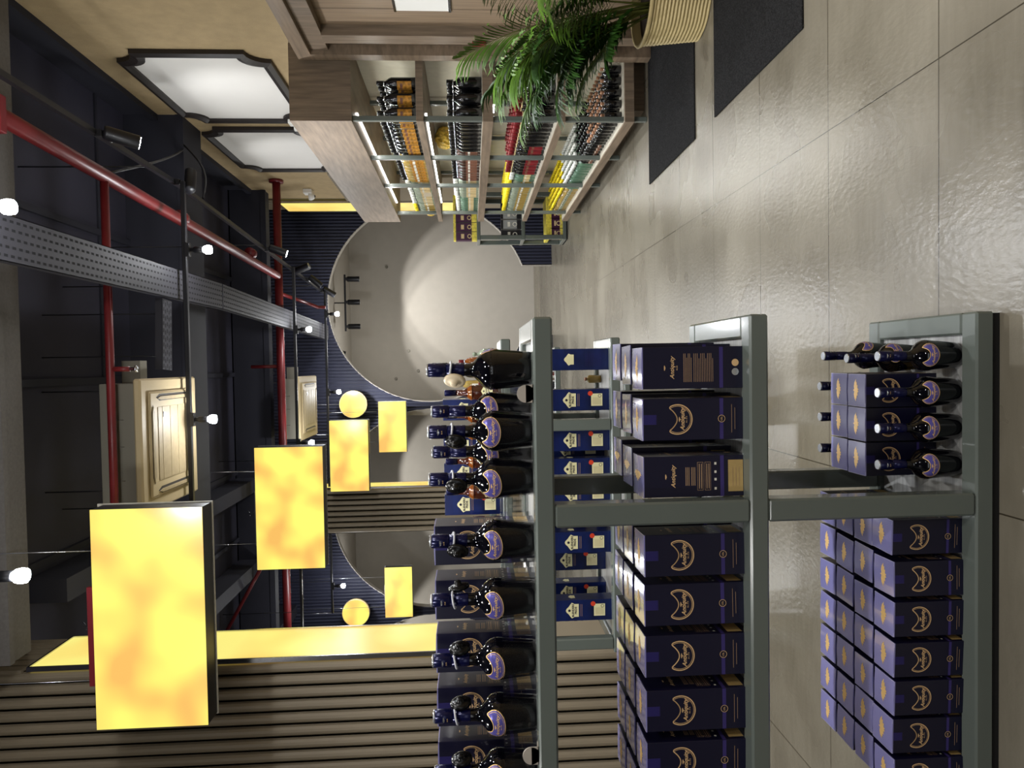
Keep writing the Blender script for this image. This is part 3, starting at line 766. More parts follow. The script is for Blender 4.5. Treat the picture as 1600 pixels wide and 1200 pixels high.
# ------------------------------------------------------------------ second stand: blue cartons and bottles
def bp_box():
    w, d, h = .104, .09, .30; root = empty('blue_carton'); mb = MB(); mb.rbox((-w/2,-d/2,0), (w/2,d/2,h), 'bp_blue', .001)
    shield = [(-.028,-.030),(.028,-.030),(.028,-.010),(.034,.004),(.026,.012),(.016,.020),(.008,.030),(0,.034),(-.008,.030),(-.016,.020),(-.026,.012),(-.034,.004),(-.028,-.010)]
    shield = [(x*1.15, y) for x, y in shield]
    for k in (0, 1, 3):
        f = side_f(w, d, k); g = side_f(w, d, k, .0008); sc = 1 if k == 0 else .55
        put2d(mb, fill_c([(x*sc, y*sc) for x, y in shield]), 'bp_cream', f, 0, .205)
        put2d(mb, disc(.0065*sc, 10, 0, .221), 'bp_text', g)
        if k == 0:
            put2d(mb, text2d('BLENDERS', .0140, 0, .0005), 'bp_text', g, 0, .203); put2d(mb, text2d('PRIDE', .0140, 0, .0005), 'bp_text', g, 0, .189)
            for q in (.165,.158): put2d(mb, rect(-.03, q, .03, q+.0015), 'print', f)
            put2d(mb, rect(-.030, .045, .030, .100), 'bp_cream', f); put2d(mb, disc(.012, 16, .031, .104), 'dot_red', g)
            put2d(mb, ring(.007, .002), 'bp_text', lambda u, v: g(u+.019, v+.058))
            for q in range(6): put2d(mb, rect(-.024, .054+.007*q, .012, .0556+.007*q), 'print', g)
            put2d(mb, outline(-.018, .27, .018, h-.003, .001), 'violet_line', f)
    f = side_f(w, d, 2); put2d(mb, fill_c([(x*.75, y*.75) for x, y in shield]), 'bp_cream', f, 0, .205)
    for q in range(9): put2d(mb, rect(-.03, .05+.009*q, .03, .0515+.009*q), 'violet_line', f)
    mb.build('carton_body', root); tag(root, 'blue carton', 'carton'); return root
def bp_bottle():
    root = empty('amber_bottle'); mb = MB()
    mb.lathe([(.034,0),(.037,.004),(.038,.13),(.036,.15),(.026,.175),(.015,.195),(.0135,.235)], 'amber_dark', 24)
    mb.lathe([(.0385,.155),(.0375,.16),(.0270,.176)], 'amber', 24, cap=False); mb.build('glass_bottle', root)
    mb = MB(); mb.lathe([(.0155,.232),(.016,.285),(.014,.288)], 'cap_navy', 20); mb.build('bottle_cap', root)
    mb = MB()
    def g(u, v, e=.0006): a = u/.038; r = .0382+e; return (r*math.sin(a), -r*math.cos(a), v+.085)
    sh = [(-.026,-.03),(.026,-.03),(.028,.004),(.016,.018),(0,.030),(-.016,.018),(-.028,.004)]
    for u0 in range(-6, 6):
        a, b = u0*.0045, (u0+1)*.0045; hz = lambda u: .026-.55*abs(u)
        mb.add([g(a,-.03), g(b,-.03), g(b,hz(b)), g(a,hz(a))], [(0,1,2,3)], 'bp_cream', True)
    put2d(mb, text2d('BLENDERS', .009, 0, .0002), 'bp_text', lambda u, v: g(u, v, .0012), 0, 0); put2d(mb, text2d('PRIDE', .009, 0, .0002), 'bp_text', lambda u, v: g(u, v, .0012), 0, -.011)
    put2d(mb, disc(.004, 10, 0, .013), 'bp_text', lambda u, v: g(u, v, .0012)); mb.build('label', root)
    tag(root, 'amber bottle', 'bottle'); return root
bpb, bpo = bp_box(), bp_bottle()
Z2 = .622-.0159; Z2t = 1.146-.0159
for i, x in enumerate((.018,-.178,-.375,-.517,-.635)):
    place(bpb, (x, 3.475, Z2), PI+.0 if i == 0 else j(.03), f'blue cream-labelled carton showing its {["back","red dot"][i > 0]}, {ORD[i]} from aisle end, second stand middle tier', 'blue cartons at the front of the second stand middle tier')
for i, (x, r) in enumerate(((-.875,-.02),(-1.21,-.03))):
    place(bpb, (x, 3.475, Z2), r, f'blue carton beyond the second stand post through the gap, {["next to post","beside stand end"][i]}', 'blue cartons left of the post at the front of the second stand')
for i, x in enumerate((-.44,-.80,-1.02,-1.19)):
    place(bpb, (x, 3.68, Z2), j(.03), f'blue carton, rear row of the second stand middle tier, {ORD[i]} from aisle end', 'blue cartons in the rear row of the second stand')
for i, x in enumerate((-.222,-.405,-.545,-.70)):
    place(bpb, (x, 3.60, Z2t), j(.05), f'blue carton behind bottles on the second stand top, {ORD[i]} from aisle end', 'blue cartons on the second stand top tier')
for i, x in enumerate((-.135,-.245,-.33,-.47,-.62,-.78,-.9)):
    place(bpo, (x, 3.47, Z2t), j(.2), f'amber cream-labelled bottle on the second stand top, {ORD[i]} from aisle end', 'amber bottles on the second stand top tier')
for i, (x, z, y) in enumerate(((-.745,Z2,3.60),(-.70,Z2,3.69),(-.86,Z2,3.60))):
    place(bpo, (x, y, Z2), j(.3), f'amber bottle behind blue cartons, second stand middle tier, {ORD[i]} from aisle end', 'amber bottles on the second stand middle tier')
for i, x in enumerate((-.105,-.155,-.60,-.655)):
    place(smallbottle, (x, 3.46, .046), j(.4), f'small dark bottle low on the second stand between cartons, {ORD[i]} from aisle end', 'small bottles on the second stand bottom tier')

def simple_bottle(name, h, r, body, cap, lab=None, squat=.62, seg=14, neck=.35, capr=None, lz=(.15,.5), box=False, sub='lab_white', ring_='silver'):
    mb = MB()
    if box:
        mb.rbox((-r,-r,0),(r,r,h*squat),body,.003); mb.lathe([(r*.45,h*squat),(r*.4,h*.82)], body, seg)
    else:
        mb.lathe([(r*.9,0),(r,h*.02),(r,h*squat),(r*.82,h*(squat+.07)),(r*neck*1.1,h*(squat+.16)),(r*neck,h*.84)], body, seg)
    cr = capr or r*neck*1.2
    mb.lathe([(cr,h*.83),(cr,h*.985),(cr*.85,h)], cap, seg); mb.lathe([(cr*1.06,h*.80),(cr*1.06,h*.83)], ring_, seg)
    if lab:
        if box:
            mb.box((-r-.001,-r*.8,h*lz[0]),(-r+.001,r*.8,h*lz[1]),lab); mb.box((-r*.8,-r-.001,h*lz[0]),(r*.8,-r+.001,h*lz[1]),lab)
        else:
            for u0 in range(-5, 5):                         # label pasted on the side toward the aisle
                a, b = math.radians(228+u0*10.5), math.radians(228+(u0+1)*10.5); q = r*1.015
                mb.add([(q*math.cos(a),q*math.sin(a),h*lz[0]), (q*math.cos(b),q*math.sin(b),h*lz[0]), (q*math.cos(b),q*math.sin(b),h*lz[1]), (q*math.cos(a),q*math.sin(a),h*lz[1])], [(0,1,2,3)], lab, True)
                if -3 <= u0 < 3:
                    q = r*1.025; z0, z1 = h*(lz[0]+(lz[1]-lz[0])*.62), h*(lz[0]+(lz[1]-lz[0])*.8)
                    mb.add([(q*math.cos(a),q*math.sin(a),z0), (q*math.cos(b),q*math.sin(b),z0), (q*math.cos(b),q*math.sin(b),z1), (q*math.cos(a),q*math.sin(a),z1)], [(0,1,2,3)], sub, True)
    o = mb.build(name); tag(o, 'x', 'bottle'); return o

# bits on the second and third stands
def one(o, loc, label, cat=None, rz=0):
    o.location = loc; o.rotation_euler = (0,0,rz); o['label'] = label
    if cat: o['category'] = cat
one(simple_bottle('miniature_bottle', .085, .021, 'honey_glass', 'cap_tan', None, .7), (-.085, 3.72, Z2), 'small golden miniature bottle between the two blue cartons at the aisle end')
one(simple_bottle('miniature_bottle', .07, .02, 'lab_red', 'cap_red', 'lab_white', .7), (-.10, 5.73, Z2), 'tiny red bottle on the third stand, seen between blue cartons')
rk = random.Random(5)
def plain_carton(name, w, d, h, mt, mt2, label, loc, cat='carton', band=(.35,.65), group=None):
    mb = MB(); mb.rbox((-w/2,-d/2,0),(w/2,d/2,h),mt,.0015)
    for k in range(4): put2d(mb, rect(-w*.38 if k % 2 == 0 else -d*.38, h*band[0], w*.38 if k % 2 == 0 else d*.38, h*band[1]), mt2, side_f(w, d, k, .0006))
    o = mb.build(name, None, loc); tag(o, label, cat, group); return o
for i, x in enumerate((-.02,-.10,-.18,-.26)):
    plain_carton('gift_carton', .065, .06, .17+.02*(i % 2), ['lab_red','lab_brown','black_box','lab_red'][i], 'lab_cream', f'{["red","brown","black","red"][i]} small carton on the third stand middle tier, {ORD[i]} from aisle end', (x, 5.8, Z2))
for i, x in enumerate((.03,-.07,-.16,-.24,-.33,-.42,-.52,-.62,-.72,-.82)):
    k = i % 3
    o = simple_bottle('spirit_bottle', .25+.02*k, .034, ['amber','dark_glass','honey_glass'][k], ['cap_red','cap_black','cap_tan'][k], ['lab_cream','lab_gold','lab_white'][k])
    one(o, (x, 5.85, 1.1341), f'{["amber","dark","honey-coloured"][k]} bottle on the third stand top tier, {ORD[i]} from aisle end')
    o['group'] = 'mixed bottles on the third stand top tier'
t = empty('glass_decanter', (.085, 5.72, 1.1341)); mb = MB(); mb.lathe([(.03,0),(.042,.01),(.045,.05),(.03,.075),(.012,.09),(.012,.105)], 'pale_glass', 14); mb.build('glass_body', t)
mb = MB(); mb.lathe([(.01,.105),(.02,.12),(.012,.138)], 'pale_glass', 10); mb.build('stopper', t); tag(t, 'squat clear glass decanter at the aisle end of the third stand top', 'decanter')
for i, x in enumerate((-.05,-.13)):
    plain_carton('gift_carton', .07, .06, .12, 'lab_red', 'lab_white', f'red and white small carton behind bottles, second stand top, {ORD[i]} from aisle end', (x-.02, 3.72, Z2t))

# small stand beyond the rack
def tin(name, w, h, mt, mt2, mt3, label, loc, group):
    mb = MB(); mb.rbox((-w/2,-w/2,0),(w/2,w/2,h),mt,.003); mb.box((-w/2-.001,-w/2-.001,0),(w/2+.001,w/2+.001,h*.22),mt2); mb.box((-w/2-.001,-w/2-.001,h*.9),(w/2+.001,w/2+.001,h+.001),mt2)
    f = side_f(w, w, 0, .0015); put2d(mb, ring(w*.22, w*.09), mt3, lambda u, v: f(u, v+h*.32)); put2d(mb, rect(-w*.28, h*.55, w*.28, h*.68), mt3, f)
    o = mb.build(name, None, loc); tag(o, label, 'gift tin', group)
for i in range(5): tin('gift_tin', .105, .30, 'purple_dark', 'yellow_foil', 'lab_cream', f'purple and yellow tin on the small far stand top, {ORD[i]} from aisle side', (1.66+.118*i, 9.29, 1.175), 'purple and yellow tins on the small far stand')
for i in range(4): tin('gift_box', .11, .26, ['black_box','grey_box','grey_box','grey_box'][i], 'black_box', 'lab_white', f'{["black","grey","grey","grey"][i]} box on the small far stand middle tier, {ORD[i]} from aisle side', (1.68+.13*i, 9.29, .6), 'black and grey boxes on the small far stand')
for i in range(4):
    tin('gift_tin', .12, .16, 'purple_dark', 'yellow_foil', 'lab_cream', f'short purple tin with yellow foot, far stand bottom tier, {ORD[i]} from aisle side', (1.69+.13*i, 9.29, .062), 'short purple tins low on the small far stand')
mb = MB(); mb.rbox((-.27,-.17,0),(.27,.17,.05),'yellow_foil',.005); tag(mb.build('foil_tray', None, (1.90,9.43,.223)), 'flat yellow foil tray lying over the short purple tins', 'tray')

# ------------------------------------------------------------------ wooden rack
t = empty('wooden_rack', (1.70, 5.02, 0)); RL, RD = 3.48, .53
mb = MB(); mb.box((.0,0,2.08),(RD-.0,RL,2.5),'wood_light'); mb.box((-.0005,-.002,2.08),(RD,.0,2.5),'wood_dark'); mb.build('top_fascia', t)
for z0, z1 in ((1.585,1.635),(1.10,1.172),(.59,.642),(.10,.166)):
    mb = MB(); mb.box((0.0,.012,z0),(RD-.01,RL,z1),'wood_light'); mb.box((-.0,.0,z0),(RD-.01,.012,z1),'wood_dark')
    mb.box((.012,.02,z1),(RD-.02,RL-.01,z1+.002),'laminate_beige'); mb.build('shelf', t)
lv = [(.0,.10),(.166,.59),(.642,1.10),(1.172,1.585),(1.635,2.08)]
for yy in (.045,.98,1.90,3.12):
    for xx in (.03,RD-.05):
        mb = MB()
        for a, b in lv: mb.rbox((xx-.017,yy-.017,a+.0015),(xx+.017,yy+.017,b),'frame_paint',.003)
        mb.build('post', t)
mb = MB(); mb.box((.12,.12,0),(RD-.03,RL-.1,.10),'wood_dark'); mb.build('plinth', t)
tag(t, 'long wooden shelving rack with grey posts along the beige wall, packed with bottles', 'shelf rack')
for z, l in ((2.066,'top compartment'),(1.571,'second compartment'),(1.086,'third compartment')):
    mb = MB(); y0, y1 = (.2,3.0) if z > 1.2 else (.02,.16)
    mb.box((-.006,-(y1-y0)/2,0),(.006,(y1-y0)/2,.012),'led')
    tag(mb.build('strip_light', None, (1.82, 5.02+(y0+y1)/2, z)), f'thin white light strip under the roof of the rack\'s {l}', 'light strip', 'light strips under the rack shelves')
    if z > 1.2: light('AREA', (1.83, 6.6, z-.01), 14*K, (1, 1, .95), .02, (1.93, 6.6, 0), sizey=3.0).rotation_euler = (0, .15, 0)
light('AREA', (1.83, 6.6, 1.07), 8*K, (1, 1, .95), .02, sizey=3.0); light('AREA', (1.83, 6.6, .57), 6*K, (1, 1, .95), .02, sizey=3.0)

kinds = {
 'dark_gold': (simple_bottle('liquor_bottle',.28,.043,'dark_glass','cap_black','lab_gold',.62,lz=(.12,.48),sub='lab_brown'), 'dark bottle with gold label'),
 'amber_gold': (simple_bottle('liqueur_bottle',.27,.036,'honey_glass','cap_black','lab_gold',.62,lz=(.1,.55)), 'amber bottle with gold label'),
 'pale': (simple_bottle('clear_bottle',.25,.036,'pale_glass','cap_white','lab_cream',.62,lz=(.1,.5),ring_='bottle_shade'), 'clear bottle with white cap'),
 'yellow': (simple_bottle('clear_bottle',.25,.036,'pale_glass','cap_yellow','honey_glass',.6,capr=.021,lz=(.08,.5),ring_='bottle_shade'), 'clear bottle with yellow cap'),
 'dark_big': (simple_bottle('stoppered_bottle',.25,.046,'dark_glass','cap_black',None,.6,capr=.026), 'black bottle with round stopper'),
 'brown': (simple_bottle('brown_bottle',.25,.036,'brown_glass','cap_black','lab_brown',.6,lz=(.1,.5)), 'brown bottle with brown label'),
 'green': (simple_bottle('green_bottle',.24,.034,'green_glass','cap_white','lab_cream',.6,lz=(.2,.45),ring_='bottle_shade'), 'pale green bottle with white cap'),
 'red': (simple_bottle('red_label_bottle',.29,.038,'dark_glass','cap_red','lab_red',.56,lz=(.08,.46),sub='lab_brown',ring_='lab_cream'), 'dark bottle with red label and cap'),
 'red_plain': (simple_bottle('red_capped_bottle',.29,.038,'dark_glass','cap_red',None,.56,ring_='lab_cream'), 'dark bottle with red cap, label hidden'),
 'tan_small': (simple_bottle('pocket_bottle',.15,.030,'dark_glass','cap_tan',None,.6,12), 'small black bottle with copper cap'),
 'black_small': (simple_bottle('pocket_bottle',.16,.030,'dark_glass','cap_black','lab_brown',.6,12,lz=(.15,.35)), 'small dark bottle with black cap'),
 'white_small': (simple_bottle('pocket_bottle',.17,.031,'green_glass','cap_white',None,.6,12,capr=.018,ring_='bottle_shade'), 'small clear bottle with white cap'),
 'yellow_small': (simple_bottle('pocket_bottle',.17,.031,'honey_glass','cap_yellow','pale_glass',.6,12,capr=.017,lz=(.3,.55),ring_='bottle_shade'), 'small clear bottle with yellow cap'),
}
def fillshelf(z, seqs, rows, pitch, rowp, sname, x0=1.775):
    for r in range(rows):
        cnt = {}; n = int(3.30/pitch)
        for i in range(n):
            y = 5.14+i*pitch
            k = None
            for y0, y1, kk in seqs:
                if y0 <= y < y1: k = kk if isinstance(kk, str) else kk[(r if len(kk) == rows else i) % len(kk)]
            if not k: continue
            if any(abs(y-(5.02+q)) < .045 and r == 0 for q in (.045,.98,1.90,3.12)) and x0 < 1.79: pass
            proto, desc = kinds[k]; cnt[k] = cnt.get(k, 0)+1
            nm = ORD[i]
            place(proto, (x0+.02+r*rowp+rk.uniform(-.003,.003), y+rk.uniform(-.004,.004), z), rk.uniform(-.3,.3),
                  f'{desc}, {nm} from near end, {ORD[r]} row, {sname} rack shelf', f'{desc}s on the {sname} rack shelf')
fillshelf(1.637, [(5.1,6.05,'dark_gold'),(6.05,6.95,'amber_gold'),(6.95,7.95,'pale'),(7.95,8.5,'yellow')], 3, .098, .105, 'top')
fillshelf(1.174, [(5.1,5.98,'dark_big'),(5.98,6.95,'brown'),(6.95,7.6,'pale'),(7.6,8.5,('green','yellow','pale'))], 3, .096, .105, 'second')
fillshelf(.644, [(5.1,5.8,'red_plain'),(5.8,6.7,'red'),(6.7,7.0,'green'),(7.0,8.5,'yellow')], 4, .093, .095, 'third')
fillshelf(.168, [(5.1,5.8,('tan_small',)),(5.8,6.3,'black_small'),(6.3,7.2,'white_small'),(7.2,8.5,'yellow_small')], 5, .075, .082, 'bottom', 1.765)
def bundle(loc, r, label):
    mb = MB(); n = 26; rb = random.Random(9); vs = []; fs = []; nz = 9
    for i in range(nz+1):
        ph = PI*i/nz
        for k in range(n):
            a = 2*PI*k/n; rr = r*(1+.12*rb.uniform(-1,1)); vs.append((rr*math.sin(ph)*math.cos(a), rr*1.7*math.sin(ph)*math.sin(a), r*1.05-rr*math.cos(ph)*1.0))
    for i in range(nz):
        for k in range(n): fs.append((i*n+k, i*n+(k+1)%n, (i+1)*n+(k+1)%n, (i+1)*n+k))
    mb.add(vs, fs, 'mesh_gold'); o = mb.build('mesh_bundle', None, loc); tag(o, label, 'bundle')
bundle((2.13, 6.75, 1.176+.22), .09, 'crumpled golden mesh bundle behind the brown bottles on the second rack shelf')
bundle((1.80, 8.28, 1.639), .07, 'crumpled golden mesh bundle at the far end of the top rack shelf')
mb = MB(); mb.box((1.690,7.05,1.642),(1.694,7.2,1.72),'tag_cream'); tag(mb.build('price_card'), 'small pinkish price card at the front edge of the top rack shelf', 'card')

# ------------------------------------------------------------------ things under the ceiling
def lamp(x, y, z, w, h, d, label, deco=False):
    t = empty('box_pendant_lamp', (x, y, z)); mb = MB()
    mb.box((-w/2,0,-h/2),(w/2,.006,h/2),'membrane'); mb.build('diffuser', t)
    mb = MB(); mb.box((-w/2,d*.93,-h/2),(w/2,d,h/2),'black_metal')
    for q in (((-w/2,.006,-h/2),(w/2,d*.93,-h/2+.006)), ((-w/2,.006,-h/2+.006),(-w/2+.006,d*.93,h/2)), ((w/2-.006,.006,-h/2+.006),(w/2,d*.93,h/2))): mb.box(*q, 'black_metal')
    mb.box((-w/2+.006,.006,h/2-.006),(w/2-.006,d*.93,h/2),'maroon' if deco else 'black_metal')
    e = .006
    for q in (((-w/2-e,d-.01,-h/2-e),(w/2+e,d,-h/2)), ((-w/2-e,d-.01,h/2),(w/2+e,d,h/2+e+(.025 if deco else 0))), ((-w/2-e,d-.01,-h/2),(-w/2,d,h/2)), ((w/2,d-.01,-h/2),(w/2+e,d,h/2))): mb.box(*q, 'silver' if not deco else 'lab_white')
    mb.box((-w*.3,.0,h/2),(w*.15,.02,h/2+.03 if deco else h/2+.008),'maroon' if deco else 'duct_grey')
    mb.build('lamp_body', t)
    for xx in (-w*.3, w*.3):
        mb = MB(); mb.tube([(xx, d/2, h/2), (xx, d/2, 4.3-z)], .0025, 'silver', 5); mb.build('suspension_wire', t)
    mb = MB(); pts = [(-w*.05+.03*math.sin(k*.9), d*.6, h/2+.03*abs(math.sin(k*1.3))+.01*k) for k in range(9)]; mb.tube(pts, .003, 'black_metal', 5); mb.build('cable', t)
    tag(t, label, 'pendant lamp', 'glowing box pendant lamps')
lamp(-1.336, 3.9, 3.04, 1.19, .585, .15, 'largest glowing yellow box lamp hanging before the near fluted pillar', True)
lamp(-1.365, 7.0, 3.07, 1.19, .65, .16, 'middle-sized glowing yellow box lamp hanging behind the largest one')
lamp(-1.24, 10.0, 3.0, .99, .53, .12, 'glowing box lamp beneath the round lamp beside the far pillar')
lamp(-.91, 10.75, 2.475, .76, .41, .08, 'small glowing box lamp lowest before the grey round gateway')
lamp(-3.42, 10.75, 2.435, .76, .41, .08, 'small glowing box lamp seen between the two fluted pillars')
def roundlamp(x, y, z, r, label):
    t = empty('round_pendant_lamp', (x, y, z)); mb = MB(); mb.lathe([(r,0),(r,.004)], 'membrane', 40, (0,0,0), 'y'); mb.build('diffuser', t)
    mb = MB(); mb.lathe([(r,.005),(r+.006,-.004),(r+.008,.07),(r-.01,.075)], 'lab_cream', 40, (0,0,0), 'y', cap=True); mb.build('lamp_body', t)
    mb = MB(); mb.tube([(0,.04,r),(0,.04,4.3-z)], .0025, 'silver', 5); mb.build('suspension_wire', t)
    tag(t, label, 'pendant lamp', 'round pendant lamps')
roundlamp(-.566, 10.85, 3.07, .20, 'round glowing yellow lamp beside the lamp of the far pillar')
roundlamp(-3.75, 10.85, 3.10, .20, 'round glowing yellow lamp hanging between the two fluted pillars')

def downlight(x, y, lab):
    t = empty('downlight', (x, y, 3.2)); mb = MB()
    mb.lathe([(.030,-.02),(.033,.0),(.030,.02),(.018,.035),(.006,.04)], 'bulb', 20); mb.build('bulb', t)
    mb = MB(); mb.lathe([(.020,.036),(.024,.04),(.024,.10),(.014,.11),(.014,.16)], 'black_metal', 16); mb.rbox((-.05,-.02,.13),(.05,.02,.17),'black_metal',.004); mb.build('lamp_holder', t)
    tag(t, lab, 'ceiling lamp', 'bright downlights under the black rails')
names = ['brilliant white downlight high up beside the perforated tray','brilliant white downlight high up above the largest box lamp','brilliant downlight close beside the red main pipe','brilliant downlight before the nearer beige air conditioner',
 'small downlight below the perforated tray end','small downlight next to the farther air conditioner','faint downlight over the big round gateway','faint downlight beside the round lamp and big gateway','tiny downlight seen between the two fluted pillars','downlight over the side bay beside the nearer air conditioner','downlight over the side bay on the third rail']
for i, (x, y) in enumerate(DL): downlight(x, y, names[i])
def rail(y, x0, x1, lab):
    mb = MB(); L = x1-x0; mb.rbox((-L/2,-.016,-.016),(L/2,.016,.016),'black_metal',.003)
    for xx in (-L*.4, 0, L*.4): mb.tube([(xx,0,.01),(xx,0,4.3-3.37)], .004, 'black_metal', 5)
    tag(mb.build('lighting_rail', None, ((x0+x1)/2, y, 3.37)), lab, 'rail', 'black lighting rails')
rail(5.38, -3.4, 1.38, 'black lighting rail crossing below the nearer air conditioner'); rail(3.10, -1.8, 1.38, 'black lighting rail at the top edge of the view')
rail(8.62, -3.4, 1.2, 'black lighting rail crossing before the farther air conditioner'); rail(10.45, -3.6, 1.1, 'black lighting rail close to the navy back wall')
# track with spot heads
mb = MB(); mb.tube([(1.39,1.6,3.44),(1.38,5.5,3.44),(1.10,10.7,3.44)], .022, 'black_metal', 4, smooth=False)
for y in (2.5,5,7.5,10): mb.tube([(1.38-(.055*max(0,y-5.5)),y,3.45),(1.38-(.055*max(0,y-5.5)),y,4.3)], .005, 'black_metal', 5)
tag(mb.build('track_rail'), 'long black track running away beside the red main pipe', 'rail')
def spothead(x, y, z, d, lab, s=1.0, lit=True):
    t = empty('spotlight', (x, y, z)); d = Vector(d).normalized(); mb = MB()
    c = Vector((0,0,-.06*s)); a = c-d*.05*s; b = c+d*.09*s
    mb.tube([a, a+d*.01*s, b-d*.002, b], [.026*s,.031*s,.031*s,.031*s], 'black_metal', 16); mb.build('lamp_head', t)
    mb = MB(); mb.tube([b, b+d*.003], .026*s, 'bulb' if lit else 'silver', 16); mb.build('lens', t)
    mb = MB(); mb.rbox((-.015*s,-.05*s,-.02*s),(.015*s,.05*s,.012*s),'black_metal',.003); mb.tube([(0,0,-.02*s),tuple(c)], .007*s, 'black_metal', 6); mb.build('bracket', t)
    tag(t, lab, 'spotlight', 'black spotlights on the tracks')
for (x, y, d, lab) in [(1.38,4.35,(-.15,.45,-.75),'black spotlight nearer the camera on the long track, pointing down'),(1.38,5.45,(.7,.4,.1),'black spotlight on the track turned toward the framed panels'),
  (1.26,7.75,(-.3,.2,-.9),'black spotlight mid track before the navy wall'),(1.20,8.85,(.3,-.2,-.9),'black spotlight on the far half of the track'),
  (1.16,9.6,(-.6,.2,-.7),'black spotlight second from the far end of the track'),(1.11,10.5,(-.5,.3,-.8),'black spotlight at the far end of the track')]:
    spothead(x, y, 3.425, d, lab, 1.35, lit=(y < 8))
# inner room track
mb = MB(); mb.rbox((.62,12.48,3.42),(1.6,12.52,3.45),'black_metal',.003); mb.box((1.1,12.49,3.45),(1.12,12.51,3.62),'black_metal'); tag(mb.build('track_rail'), 'short black track inside the big round gateway', 'rail')
for i, x in enumerate((1.52,1.12,.70)): spothead(x, 12.5, 3.41, (0,.1,-1), f'black spotlight on the short track in the big gateway, {ORD[i]} from rack side', 1.5, False)
for i, (x, y, z) in enumerate(((2.0,12.3,3.55),(1.93,12.15,3.55),(.26,12.3,3.55),(-2.0,11.9,3.55),(-2.1,11.75,3.55))):
    spothead(x, y, z+.06, (.5,.3,-.6) if i < 2 else (-.3,.2,-1), ['first black spotlight inside the big gateway rim toward the rack','second black spotlight inside the big gateway rim toward the rack','black spotlight inside the big gateway rim toward the lamps','first black spotlight inside the gateway between the pillars','second black spotlight inside the gateway between the pillars'][i], 1.3, False)
# perforated cable tray
def tray(name, p0, p1, w, z, lab, nrows=5):
    p0 = Vector((*p0, z)); p1 = Vector((*p1, z)); d = (p1-p0).normalized(); n = Vector((d.y,-d.x,0)); L = (p1-p0).length; mb = MB()
    def P(u, v, e=0): return tuple(p0+d*u+n*v+Vector((0,0,e)))
    for a, b, e0, e1 in ((-w/2,w/2,0,.003), (-w/2,-w/2+.004,0,.05), (w/2-.004,w/2,0,.05)):
        vs = [P(0,a,e0),P(L,a,e0),P(L,b,e0),P(0,b,e0),P(0,a,e1),P(L,a,e1),P(L,b,e1),P(0,b,e1)]
        mb.add(vs, [(0,3,2,1),(4,5,6,7),(0,1,5,4),(1,2,6,5),(2,3,7,6),(3,0,4,7)], 'tray_metal')
    k = int(L/.05)
    for i in range(k):
        for jn in range(nrows):
            u = .025+i*.05+(.0125 if jn % 2 else 0); v = -w/2+w*(jn+.7)/(nrows+.4); q = .014
            mb.add([P(u-q,v-.0065,-.0008),P(u+q,v-.0065,-.0008),P(u+q,v+.0065,-.0008),P(u-q,v+.0065,-.0008)], [(0,1,2,3)], 'hole')
    for u in (L*.2, L*.8): mb.tube([P(u,0,.003), P(u,0,4.3-z)], .004, 'black_metal', 5)
    tag(mb.build(name), lab, 'cable tray')
tray('cable_tray', (.62,2.2), (.63,6.3), .22, 3.42, 'long perforated grey cable tray running away overhead, nearer length'); tray('cable_tray', (.63,6.32), (.52,10.9), .22, 3.42, 'perforated grey cable tray overhead, farther length', 5)
tray('cable_tray', (.5,5.22), (.0,5.19), .16, 3.44, 'short perforated tray branching toward the nearer air conditioner')
# red pipes
def pipe(pts, r, lab, extra=None):
    mb = MB(); mb.tube(pts, r, 'red_pipe', 14)
    if extra: extra(mb)
    tag(mb.build('red_pipe'), lab, 'pipe', 'red sprinkler pipes')
pipe([(1.33,1.2,3.57),(1.23,4.6,3.57),(1.17,6.5,3.57),(1.10,8.66,3.57)], .045, 'thick red main pipe running away along the ceiling', lambda mb: [mb.rbox((1.15,y,3.50),(1.33,y+.05,4.3),'maroon',.004) for y in (3.55,)]+[mb.tube([(1.21,y,3.57),(1.21,y+.09,3.57)], .055, 'red_pipe', 14) for y in (5.8,7.6)])
pipe([(1.21,4.65,3.57),(-1.78,4.65,3.57)], .025, 'red pipe crossing overhead behind the largest box lamp', lambda mb: (mb.tube([(.01,4.65,3.57),(.01,4.65,3.50),(.01,4.65,3.45)], .017, 'red_pipe', 8), mb.tube([(.01,4.65,3.45),(.01,4.65,3.42),(.01,4.65,3.415),(.01,4.65,3.405)], [.012,.010,.022,.022], 'chrome', 10)))
pipe([(2.24,8.72,3.57),(-4.2,8.72,3.57)], .048, 'thick red pipe crossing from the beige wall behind the middle lamp', lambda mb: (mb.tube([(2.22,8.72,3.57),(2.25,8.72,3.57)], .085, 'red_pipe', 14), mb.tube([(.02,8.72,3.60),(.02,8.72,3.92)], .022, 'red_pipe', 8), mb.tube([(.90,8.75,3.57),(.88,9.6,3.5),(.84,10.1,3.4),(.84,10.1,3.3)], .022, 'red_pipe', 8), mb.tube([(-1.95,8.72,3.6),(-3.2,8.5,4.28)], .022, 'red_pipe', 8), mb.tube([(-1.75,8.72,3.55),(-1.2,8.72,3.2)], .02, 'red_pipe', 8)))
# dark hangers, purlins and conduits
for i, (a, b, lab) in enumerate([((2.0,6.52,3.80),(1.40,6.0,3.45),'black cable looping down from the cross beam'),((1.25,4.7,3.60),(1.95,6.52,3.80),'black cable slung between pipe and beam')]):
    mb = MB(); A_, B_ = Vector(a), Vector(b); mb.tube([A_.lerp(B_, k/10)+Vector((0,0,-.09*math.sin(PI*k/10))) for k in range(11)], .009, 'black_metal', 6); tag(mb.build('cable'), lab, 'cable')
mb = MB()
for x in (-1.55,-2.6,-3.8): mb.box((x,4.9,4.02),(x+.16,11.0,4.28),'black_panel')
struct(mb.build('beam_4'))

